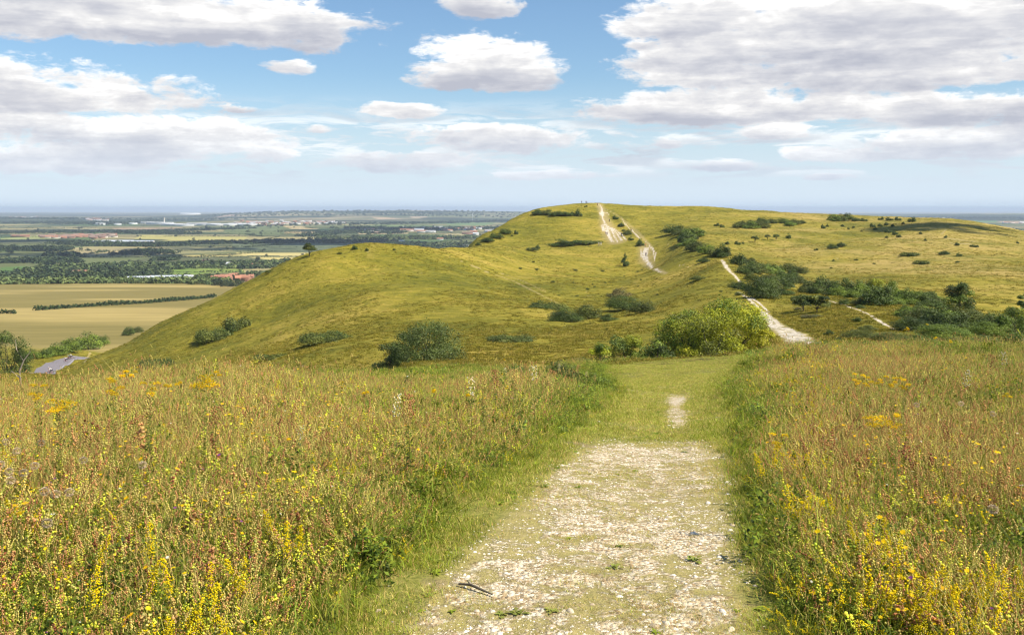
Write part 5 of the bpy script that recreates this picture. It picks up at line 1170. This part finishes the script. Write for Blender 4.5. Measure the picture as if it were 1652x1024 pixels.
# ------------------------------------------------------------------ people, riders, sheepdog-sized details
def skin_obj(name, pts, edges, radii, mat, parent=None, sub=1, root_i=0):
    me = bpy.data.meshes.new(name); me.from_pydata(pts, edges, []); me.update(); me.materials.append(mat)
    o = link(name, me, parent); md = o.modifiers.new('skin', 'SKIN'); me.skin_vertices[0].data[root_i].use_root = True
    for i, r in enumerate(radii): me.skin_vertices[0].data[i].radius = (r, r) if not isinstance(r, tuple) else r
    md.use_smooth_shade = True
    s_ = o.modifiers.new('sub', 'SUBSURF'); s_.levels = sub; s_.render_levels = sub; return o
SKIN = flat_mat('skin', (.50, .30, .21), .6)
CLOTH = {k: flat_mat('cloth_' + k, c, .85, .04) for k, c in dict(dark=(.03, .035, .05), red=(.55, .08, .05), white=(.80, .79, .77), orange=(.75, .25, .06), navy=(.04, .06, .16), grey=(.28, .28, .32), blue=(.10, .22, .5), tan=(.40, .32, .22), teal=(.05, .3, .32)).items()}
RUB = flat_mat('rubber', (.02, .02, .02)); METAL = flat_mat('painted_metal', (.12, .12, .14), .4); HAIR = flat_mat('hair', (.06, .04, .025))
WALK = [(0, 0, .95), (0, 0, 1.15), (0, -.01, 1.42), (0, 0, 1.53), (0, .03, 1.68), (0, .01, 1.77),
        (-.10, 0, .93), (-.11, .14, .52), (-.11, .02, .09), (-.11, .16, .03), (.10, 0, .93), (.11, -.06, .50), (.11, -.28, .10), (.11, -.14, .03),
        (-.19, 0, 1.43), (-.25, -.08, 1.15), (-.24, .06, .90), (-.23, .10, .80), (.19, 0, 1.43), (.25, .08, 1.16), (.24, .26, .98), (.23, .34, .93)]
WE = [(0, 1), (1, 2), (2, 3), (3, 4), (4, 5), (0, 6), (6, 7), (7, 8), (8, 9), (0, 10), (10, 11), (11, 12), (12, 13), (2, 14), (14, 15), (15, 16), (16, 17), (2, 18), (18, 19), (19, 20), (20, 21)]
WR = [(.15, .11), (.13, .10), (.16, .11), .055, .10, .07, .09, .06, .045, .035, .09, .06, .045, .035, .065, .045, .035, .03, .065, .045, .035, .03]
RIDE = [(0, -.30, .98), (0, -.16, 1.18), (0, .14, 1.36), (0, .24, 1.44), (0, .36, 1.54), (0, .40, 1.62),
        (-.09, -.28, .96), (-.10, .14, .80), (-.10, -.06, .42), (-.10, .10, .36), (.09, -.28, .96), (.10, .10, .62), (.10, -.04, .20), (.10, .12, .16),
        (-.19, .13, 1.36), (-.24, .30, 1.14), (-.20, .50, 1.02), (-.20, .56, 1.00), (.19, .13, 1.36), (.24, .30, 1.14), (.20, .50, 1.02), (.20, .56, 1.00)]
def over(P, sel, rad, grow=1.18):
    m_ = {a: i for i, a in enumerate(sel)}; return [P[a] for a in sel], [(m_[a], m_[b]) for a, b in WE if a in m_ and b in m_], [tuple(q * grow for q in (WR[a] if isinstance(WR[a], tuple) else (WR[a],) * 2)) for a in sel]
def person(loc, rz, label, top, legs, group=None, pose=WALK, hat=None, pack=None, s=1.0):
    r_ = root('person', loc, label, 'person', group, rz, s)
    b = skin_obj('body', pose, WE, WR, SKIN, r_, 1)
    p, e, rr_ = over(pose, [0, 1, 2, 14, 15, 18, 19], None); skin_obj('shirt', p, e, rr_, CLOTH[top], b)
    p, e, rr_ = over(pose, [0, 6, 7, 8, 10, 11, 12], None, 1.22); skin_obj('trousers', p, e, rr_, CLOTH[legs], b)
    hp = Vector(pose[4]); hn = Vector(pose[5]); skin_obj('helmet' if hat else 'hair', [tuple(hp + Vector((0, -.02, .05))), tuple(hn + Vector((0, -.02, .02)))], [(0, 1)], [.112, .08], CLOTH[hat] if hat else HAIR, b)
    if pack: skin_obj('backpack', [(0, -.19, 1.12), (0, -.20, 1.40)], [(0, 1)], [(.13, .09), (.12, .08)], CLOTH[pack], r_)
    return r_
def ring(cx, cy, cz, r, t_, n=28):
    T = Tubes(); T.add([(cx, cy + math.cos(a) * r, cz + math.sin(a) * r) for a in [k * 2 * math.pi / n for k in range(n + 1)]], [t_] * (n + 1), 6); return T
def bicycle(loc, rz, label, group):
    r_ = root('bicycle', loc, label, 'bicycle', group, rz)
    for y in (-.52, .52):
        wv = link('wheel', ring(0, y, .34, .30, .010).mesh('wheel', METAL), r_); link('tyre', ring(0, y, .34, .325, .018).mesh('tyre', RUB), wv)
        T = Tubes()
        for k in range(8): a = k * .785; T.add([(0, y, .34), (0, y + math.cos(a) * .3, .34 + math.sin(a) * .3)], [.003, .003], 4)
        link('spokes', T.mesh('spokes', METAL), wv)
    T = Tubes()
    for a, b in [((0, -.52, .34), (0, -.02, .28)), ((0, -.52, .34), (0, -.22, .82)), ((0, -.02, .28), (0, -.24, .88)), ((0, -.02, .28), (0, .36, .80)), ((0, -.20, .80), (0, .36, .86)), ((0, .52, .34), (0, .36, .94))]: T.add([a, b], [.016, .016])
    link('frame', T.mesh('frame', CLOTH['red']), r_)
    T = Tubes(); T.add([(-.21, .52, 1.0), (-.2, .40, 1.0), (.2, .40, 1.0), (.21, .52, 1.0)], [.014] * 4); link('handlebar', T.mesh('handlebar', METAL), r_)
    link('saddle', skin_flat(), r_)
    T = Tubes(); T.add([(-.16, 0, .20), (-.08, -.02, .28), (.08, -.02, .28), (.16, .02, .36)], [.012] * 4); link('pedals', T.mesh('pedals', METAL), r_)
    return r_
def skin_flat():
    T = Tubes(); T.add([(0, -.36, .90), (0, -.22, .91), (0, -.10, .90)], [.07, .055, .025], 8); return T.mesh('saddle', RUB)
def on(px, py, ymin=60): X, Y, Z = hit(px, py, ymin); return (X, Y, Z)
def road_at(px, py):
    X, Y, Z = hit(px, py, 150); return (X, Y, Z + .23)
G_cy = 'cyclists on the road'
for px, py, top, lab, rz in [(106, 585, 'white', 'cyclist in pale top and dark shorts leading downhill on the road', 2.6), (111, 581, 'teal', 'cyclist in teal top just behind the leading pale-topped rider', 2.6), (114.5, 579.6, 'white', 'hindmost cyclist in white at the bend of the road', 2.5), (81, 606, 'white', 'lone cyclist in white top lowest on the road', 2.4)]:
    p = road_at(px, py); bicycle(p, rz, lab.replace('cyclist', 'bicycle ridden by cyclist').replace(' and dark shorts', '') , 'bicycles on the road'); person(p, rz, lab, top, 'dark', G_cy, RIDE, 'white')
G_w = 'walkers on the beacon hill'
for px, py, top, legs, rz, lab, pk in [
    (938.5, 328.3, 'dark', 'dark', 0.4, 'dark-clad person standing left on the beacon summit', None), (945.3, 328.5, 'grey', 'dark', 2.9, 'person in grey standing right on the beacon summit', None), (946.8, 328.7, 'dark', 'navy', 1.0, 'person close beside the grey-clad one on the summit', None),
    (964, 332, 'red', 'dark', 0.2, 'walker in red at the head of the chalk track', 'dark'), (983, 358.5, 'dark', 'dark', 3.1, 'dark-clad walker in the middle of the steep chalk', None), (977.5, 379, 'grey', 'tan', 0.0, 'walker in grey low on the left edge of the chalk', 'navy'), (979.5, 379.5, 'grey', 'navy', .3, 'second grey-clad walker beside the one with the pack', None),
    (1002.6, 381, 'navy', 'dark', 0.1, 'walker in navy on the right branch of the chalk', None), (1018.2, 374.5, 'dark', 'dark', .2, 'dark-clad walker on the side track by the bushes', None), (1041.5, 399, 'orange', 'tan', 3.0, 'walker in orange at the top of the lower chalk face', None), (1042, 414, 'navy', 'dark', 3.0, 'walker in navy half way down the lower chalk face', None),
    (966, 397, 'white', 'tan', .4, 'walker in white resting left of the ridge bushes', None), (969.5, 396, 'white', 'white', 2.2, 'second white-clad walker beside the resting one', None), (892, 331.8, 'dark', 'dark', .5, 'tiny lone figure far left on the beacon skyline', None)]:
    person(on(px, py), rz, lab, top, legs, G_w, pack=pk)

# ------------------------------------------------------------------ plants that stand out of the meadow
def stand(px, py, h, y0=4.5, y1=40, yp=None):
    """distance at which a plant of height h puts its top on the line of sight (px, py)"""
    Ys = np.exp(np.linspace(math.log(y0), math.log(y1), 400)); g = ground((px - CX) / F * Ys, Ys); gap = (EYE - (py - HY) / F * Ys) - g
    yp = yp or (15 if py < 600 else 12 if py < 645 else 9 if py < 700 else 5.5 if py < 800 else 4.6)
    i = int(np.argmin(np.abs(gap - h) / h + .55 * np.abs(np.log(Ys / yp)) + 50 * (gap < .12)))
    return float((px - CX) / F * Ys[i]), float(Ys[i]), float(g[i]), float(gap[i])
def ragwort_meshes(seed, heads=5, w_=.11):
    random.seed(seed); st = Acc(); fl = []
    for k in range(heads):
        a = k * 2.4; r = w_ * math.sqrt(k / max(heads, 1)) * 1.3; H = random.uniform(.86, 1.0); x, y = math.cos(a) * r, math.sin(a) * r
        st.blade((x * .12, y * .12, 0), a, H * .97, .0035, r * .9 / H, (.16, .19, .04), (.24, .27, .05), 4, .8)
        for q in range(26): st.leaf((x * .4 * q / 20, y * .4 * q / 20, H * (.12 + .75 * q / 20)), random.uniform(0, 6.28), random.uniform(.03, .055), .009, random.uniform(-.1, .7), jit((.20, .25, .045)))
        f_ = Acc()
        for q in range(58):
            u, v_ = rnd_in(w_ * .62); zz = H - 3.2 * (u * u + v_ * v_) + random.gauss(0, .006)
            for j in range(3): f_.leaf((x + u, y + v_, zz), random.uniform(0, 6.28), .013, .005, random.uniform(0, .6), jit((.98, .76, .012), .08))
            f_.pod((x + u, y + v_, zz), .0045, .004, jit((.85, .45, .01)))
        fl.append(f_.mesh('flower_head', HERB))
    return st.mesh('stem', HERB), fl
RW = [ragwort_meshes(s, h, w_) for s, h, w_ in ((1, 5, .10), (2, 3, .08), (3, 7, .13), (4, 2, .07))]
rw = [(365, 597, 2, 1.0, 'broad-headed ragwort highest on the skyline left of centre'), (330, 611, 2, 1.0, 'broad-headed ragwort just lower left of the skyline one'), (349, 606, 1, .9, 'small ragwort between the two broad-headed ones'),
      (95, 648, 2, .9, 'ragwort with wide yellow head below the road'), (28, 613, 1, .9, 'ragwort at the far left beneath the dead tree'), (60, 629, 0, .9, 'ragwort left of the wide-headed one under the road'),
      (217, 595, 0, .95, 'ragwort poking up by the knoll foot, rightmost of three'), (203, 606, 1, .95, 'ragwort poking up by the knoll foot, middle of three'), (184, 620, 0, .95, 'ragwort by the knoll foot, leftmost of three'),
      (242, 624, 0, .9, 'ragwort under the low thicket on the knoll'), (268, 612, 3, .9, 'slim ragwort under the knoll thicket'), (290, 608, 3, .9, 'slim ragwort left of the skyline pair'),
      (1415, 673, 2, .8, 'large spreading ragwort in the right-hand meadow'), (1443, 676, 0, .75, 'ragwort touching the right side of the large spreading one'), (1384, 609, 0, .8, 'ragwort at the upper right meadow, leftmost of five'), (1399, 612, 0, .8, 'ragwort in the upper right meadow, second of five'),
      (1420, 618, 1, .8, 'ragwort in the upper right meadow, third of five'), (1438, 613, 0, .8, 'ragwort in the upper right meadow, fourth of five'), (1458, 616, 0, .8, 'ragwort in the upper right meadow, rightmost of five'),
      (1495, 520, 3, .9, 'tall ragwort against the thicket, topmost at right'), (1464, 532, 1, .9, 'tall ragwort against the thicket, leftmost at right'), (1510, 540, 3, .9, 'tall ragwort against the thicket, below the topmost'), (1533, 552, 1, .9, 'tall ragwort against the thicket, lowest at right'),
      (1256, 708, 0, .7, 'ragwort leaning over the right edge of the path turf'), (30, 818, 0, .55, 'ragwort near the left edge of the foreground'), (700, 621, 3, .8, 'small ragwort in the far meadow beneath the whitebeam'), (755, 628, 3, .8, 'small ragwort in the far meadow right of the whitebeam'),
      (1625, 640, 1, .7, 'ragwort near the right edge of the meadow'), (592, 624, 3, .8, 'orange-yellow ragwort in the far meadow left of the whitebeam'), (466, 700, 3, .6, 'lone ragwort in the middle of the left meadow')]
for px, py, k, h, lab in rw:
    X, Y, Z, H = stand(px, py, h * .72, 4.2, 34); r_ = root('ragwort', (X, Y, Z), lab, 'flower', 'yellow ragwort plants in the meadow', random.uniform(0, 6.28), (H * .62, H * .62, H / .95))
    link('stem', RW[k][0], r_)
    for m_ in RW[k][1]: link('flower_head', m_, r_)
# bedstraw spires close to the camera
BS = []
for sd_ in (5, 6, 7):
    random.seed(sd_); st = Acc(); f_ = Acc()
    for k in range(1):
        x, y = 0, 0; a = random.uniform(0, 6.28); bd = random.uniform(0, .25); st.blade((x, y, 0), a, 1.0, .006, bd, (.2, .2, .04), (.4, .4, .05), 4, .8)
        for q in range(16): st.leaf((x, y, random.uniform(.1, .7)), random.uniform(0, 6.28), .07, .006, .3, jit((.2, .22, .04)))
        for q in range(170):
            f = random.uniform(.55, 1.02); r = .045 * (1.2 - f) * 1.6 * (.5 + .8 * abs(math.sin(f * 31))); f_.pod((x + math.cos(a) * bd * f * f + random.gauss(0, r), y + math.sin(a) * bd * f * f + random.gauss(0, r), f * (1 - .35 * bd * f)), .010, .009, jit((.92, .72, .010), .1))
    BS.append((st.mesh('stem', HERB), f_.mesh('flower_spike', HERB)))
bs = [(20, 800), (42, 815), (240, 850), (280, 905), (338, 915), (392, 900), (232, 900), (450, 818), (460, 848), (480, 840), (298, 960), (340, 950), (1390, 845), (1408, 850), (1428, 842), (1450, 880), (1488, 925), (1500, 940), (1540, 920), (1548, 950), (1575, 905), (1580, 925), (1618, 900), (1622, 925), (1648, 905), (1520, 1000), (1600, 985), (1560, 985), (1250, 720), (1236, 730), (385, 985), (155, 860), (152, 920), (390, 905)]
bs.sort()
for i, (px, py) in enumerate(bs):
    X, Y, Z, H = stand(px, py, .30, 3.0, 14, 4.3); r_ = root('bedstraw', (X, Y, Z), 'frothy golden bedstraw spire, %s from left in the near meadow' % ordw(i), 'flower', 'golden bedstraw spires near the camera', random.uniform(0, 6.28), H / .95)
    a, b = BS[i % 3]; link('stem', a, r_); link('flower_spike', b, r_)
# goatsbeard clocks
random.seed(3); gs = Acc(); gs.blade((0, 0, 0), 0, 1.0, .006, .05, (.3, .32, .08), (.42, .36, .14), 3, .9); gh = Acc()
for k in range(170):
    d_ = Vector((random.gauss(0, 1), random.gauss(0, 1), random.gauss(0, 1))).normalized(); a = math.atan2(d_.y, d_.x); p = d_ * .030 + Vector((.05, 0, 1.0))
    gh.leaf(tuple(p), a, .018, .006, math.asin(d_.z), jit((.62, .48, .33), .15))
GSM, GHM = gs.mesh('stem', HERB), gh.mesh('seed_head', HERB)
gb = sorted([(5, 744), (24, 757), (27, 770), (35, 723), (58, 712), (58, 746), (45, 760), (13, 711), (100, 792), (109, 793), (86, 840), (69, 787), (130, 738), (236, 745), (1546, 648), (1480, 652), (1596, 665), (1612, 820)])
for i, (px, py) in enumerate(gb):
    X, Y, Z, H = stand(px, py, .42, 3.5, 16, 7); s_ = H
    r_ = root('goatsbeard', (X, Y, Z), 'fluffy buff goatsbeard clock, %s from left in the meadow' % ordw(i), 'flower', 'goatsbeard clocks in the meadow', random.uniform(0, 6.28), (.5, .5, s_ * .98))
    link('stem', GSM, r_); link('seed_head', GHM, r_)
# tall leafy weeds
def weed(seed, cs, top):
    random.seed(seed); A_ = Acc(); B = Acc()
    for k in range(1):
        x, y = 0, 0; A_.blade((x, y, 0), random.uniform(0, 6.28), .98, .007, .05, (.16, .17, .05), (.26, .22, .08), 4, .8)
        for q in range(46): z = random.uniform(.25, .95); B.leaf((x, y, z), random.uniform(0, 6.28), .11 * (1.15 - z), .02 * (1.1 - z), random.uniform(-.2, .8), jit(random.choice(cs)))
    T_ = Acc()
    for q in range(50): T_.pod((random.gauss(0, .03), random.gauss(0, .03), random.uniform(.80, 1.03)), .010, .014, jit(random.choice(top)))
    return A_.mesh('stem', HERB), B.mesh('leaves', HERB), T_.mesh('seed_head', HERB)
WD = [weed(1, (GRN, DK, (.2, .24, .06)), (TANC, STRAW)), weed(2, (DK, GRN), (RUST, PINK)), weed(3, ((.34, .33, .12), GRN, STRAW), (STRAW, (.75, .68, .5)))]
wl = sorted([(800, 600), (815, 594), (832, 598), (848, 588), (862, 592), (876, 584), (888, 596), (902, 588), (918, 596), (932, 590), (946, 600), (960, 606), (640, 640), (655, 650), (662, 640), (486, 688), (520, 672), (530, 700), (240, 640), (345, 660), (870, 610), (905, 612), (935, 616), (780, 604), (760, 612), (1530, 690), (1580, 560), (1600, 575), (1620, 570), (1560, 600)])
wq = []
for px, py in wl:
    q = stand(px, py, .60, 6, 34, 18 if px > 880 else (13 if py < 640 else 9)); g_ = float(look(SH, px, np.float64(q[1]))) if True else 0
    if g_ < .3 and .25 < q[3] < .95: wq.append((px, py, q))
for i, (px, py, (X, Y, Z, H)) in enumerate(wq):
    a, b, c = WD[i % 3]; r_ = root('thistle', (X, Y, Z), 'tall leafy dry-topped weed, %s from left among the meadow grasses' % ordw(i), 'plant', 'tall weeds standing in the meadow', random.uniform(0, 6.28), (H * .9, H * .9, H))
    link('stem', a, r_); link('leaves', b, r_); link('seed_head', c, r_)
# on the path
X, Y, Z = hit(766, 953, 2); T = Tubes(); T.add([(-.07, .05, .012), (-.02, .02, .020), (.03, -.02, .014), (.075, -.06, .010)], [.005, .006, .0055, .003]); T.add([(-.02, .02, .02), (-.035, .045, .03)], [.003, .002])
o = link('stick', T.mesh('stick', BARK), loc=(X, Y, Z)); tag(o, 'short dark broken stick lying on the chalk path', 'stick')
PL = proto_flat_herb(13, .028, (.36, .38, .09)).mesh('leaf_rosette', HERB)
for i, (px, py) in enumerate(sorted([(808, 992), (838, 990), (700, 905), (705, 868), (695, 960), (890, 985), (880, 785), (1120, 905), (990, 915)])):
    X, Y, Z = hit(px, py, 2); o = link('plantain', PL, loc=(X, Y, Z - .004)); o.rotation_euler.z = i * 1.3; o.scale = (1 + .25 * (i % 3),) * 3
    tag(o, 'flat green leaf rosette, %s from left on the chalk path' % ordw(i), 'plant', 'leaf rosettes on the path')
sv = [mesh_np('chalk_stone', *stone_mesh(40 + i, .5), CHALK) for i in range(4)]
for i, (px, py, s_) in enumerate(sorted([(920, 985, .028), (1000, 962, .018), (840, 968, .016), (770, 985, .016), (1165, 985, .022), (1150, 930, .02), (755, 930, .018), (890, 1010, .02), (820, 1015, .022), (1075, 1005, .024), (700, 845, .014), (1100, 860, .018), (968, 880, .016), (610, 985, .018), (1180, 1015, .026)])):
    X, Y, Z = hit(px, py, 2); o = link('stone', sv[i % 4], loc=(X, Y, Z)); o.rotation_euler.z = i * 2.1; o.scale = (s_, s_, s_)
    tag(o, 'large pale chalk lump, %s from left on the near path' % ordw(i), 'stone', 'larger chalk lumps on the path')
# ------------------------------------------------------------------ unseen cumulus above the view, added so their shade falls on vale and hill
cm, t = new_mat('cloud'); finish(t, (.9, .9, .9), 1.0, 0)
def cloud(px, Y, rx, ry, label, seed, Zc=1150.0):
    """a heap of rounded billows over a flat base, standing where its shade falls on the ground point (px, Y)"""
    rs = np.random.default_rng(seed); sx_ = (px - CX) / F * Y; g = float(ground(sx_, Y)); k = (Zc - g) / sd.z; X0, Y0 = sx_ + sd.x * k, Y + sd.y * k
    nu, nv = 14, 8; u = np.linspace(0, 2 * np.pi, nu, endpoint=False); v_ = np.linspace(0, np.pi, nv); U, V_ = np.meshgrid(u, v_); base = np.stack([np.cos(U) * np.sin(V_), np.sin(U) * np.sin(V_), np.cos(V_)], -1).reshape(-1, 3)
    ii = np.arange(nu * nv).reshape(nv, nu); q = np.stack([ii[:-1], ii[1:], np.roll(ii, -1, 1)[1:], np.roll(ii, -1, 1)[:-1]], -1).reshape(-1, 4); Vs, Qs = [], []
    for i in range(46):
        a = rs.uniform(0, 6.28); r = math.sqrt(rs.random()); s = rs.uniform(.12, .30) * (1.15 - .6 * r); b = base * (1 + .12 * np.sin(base[:, :1] * 7 + i) * np.cos(base[:, 1:2] * 6 + i))
        p = b * (s * rx, s * ry * 1.1, s * min(rx, ry) * .8) ; p[:, 2] = np.maximum(p[:, 2], -s * 10) ; Vs.append(p + (math.cos(a) * r * rx, math.sin(a) * r * ry, s * 25)); Qs.append(q + i * len(base))
    o = link('cloud', mesh_np('cloud', np.concatenate(Vs), np.concatenate(Qs), cm, smooth=True), loc=(X0, Y0, Zc)); tag(o, label, 'cloud', kind='structure')
cloud(500, 3450, 420, 300, 'unseen cumulus cloud shading the middle of the vale', 1); cloud(90, 2480, 430, 130, 'unseen cumulus cloud shading the left woods', 2); cloud(110, 3600, 520, 200, 'broad unseen cumulus shading the vale', 3)
cloud(40, 5300, 950, 330, 'large unseen cumulus shading the far vale', 4); cloud(660, 5400, 650, 330, 'unseen cumulus shading the land beyond the knoll', 5); 
cloud(1545, 470, 34, 42, 'small unseen cumulus shading the long hill', 8, 700); cloud(330, 2900, 260, 100, 'thin unseen cumulus shading the strips', 9); cloud(1640, 2500, 400, 300, 'unseen cumulus shading the land past the right shoulder', 11)
# ------------------------------------------------------------------ air: one closed box of even pale haze
hm_, t = new_mat('air')
pv = t.n('ShaderNodeVolumePrincipled'); pv.inputs['Color'].default_value = (0.70, 0.83, 1.0, 1)
pv.inputs['Density'].default_value = HAZE; pv.inputs['Anisotropy'].default_value = 0.0
o_ = t.n('ShaderNodeOutputMaterial'); t.t.links.new(pv.outputs[0], o_.inputs['Volume'])
x0, x1, y0, y1, z0, z1 = -66000, 66000, -66000, 47000, float(min(GZ.min(), -260)) - 1, 22.0
hvt = [(x, y, z) for x in (x0, x1) for y in (y0, y1) for z in (z0, z1)]
hf = np.array([(0, 1, 3, 2), (4, 6, 7, 5), (0, 4, 5, 1), (2, 3, 7, 6), (0, 2, 6, 4), (1, 5, 7, 3)])
tag(link('haze', mesh_np('haze', np.array(hvt), hf, hm_)), 'thin pale summer haze over the whole vale', 'haze', kind='stuff')
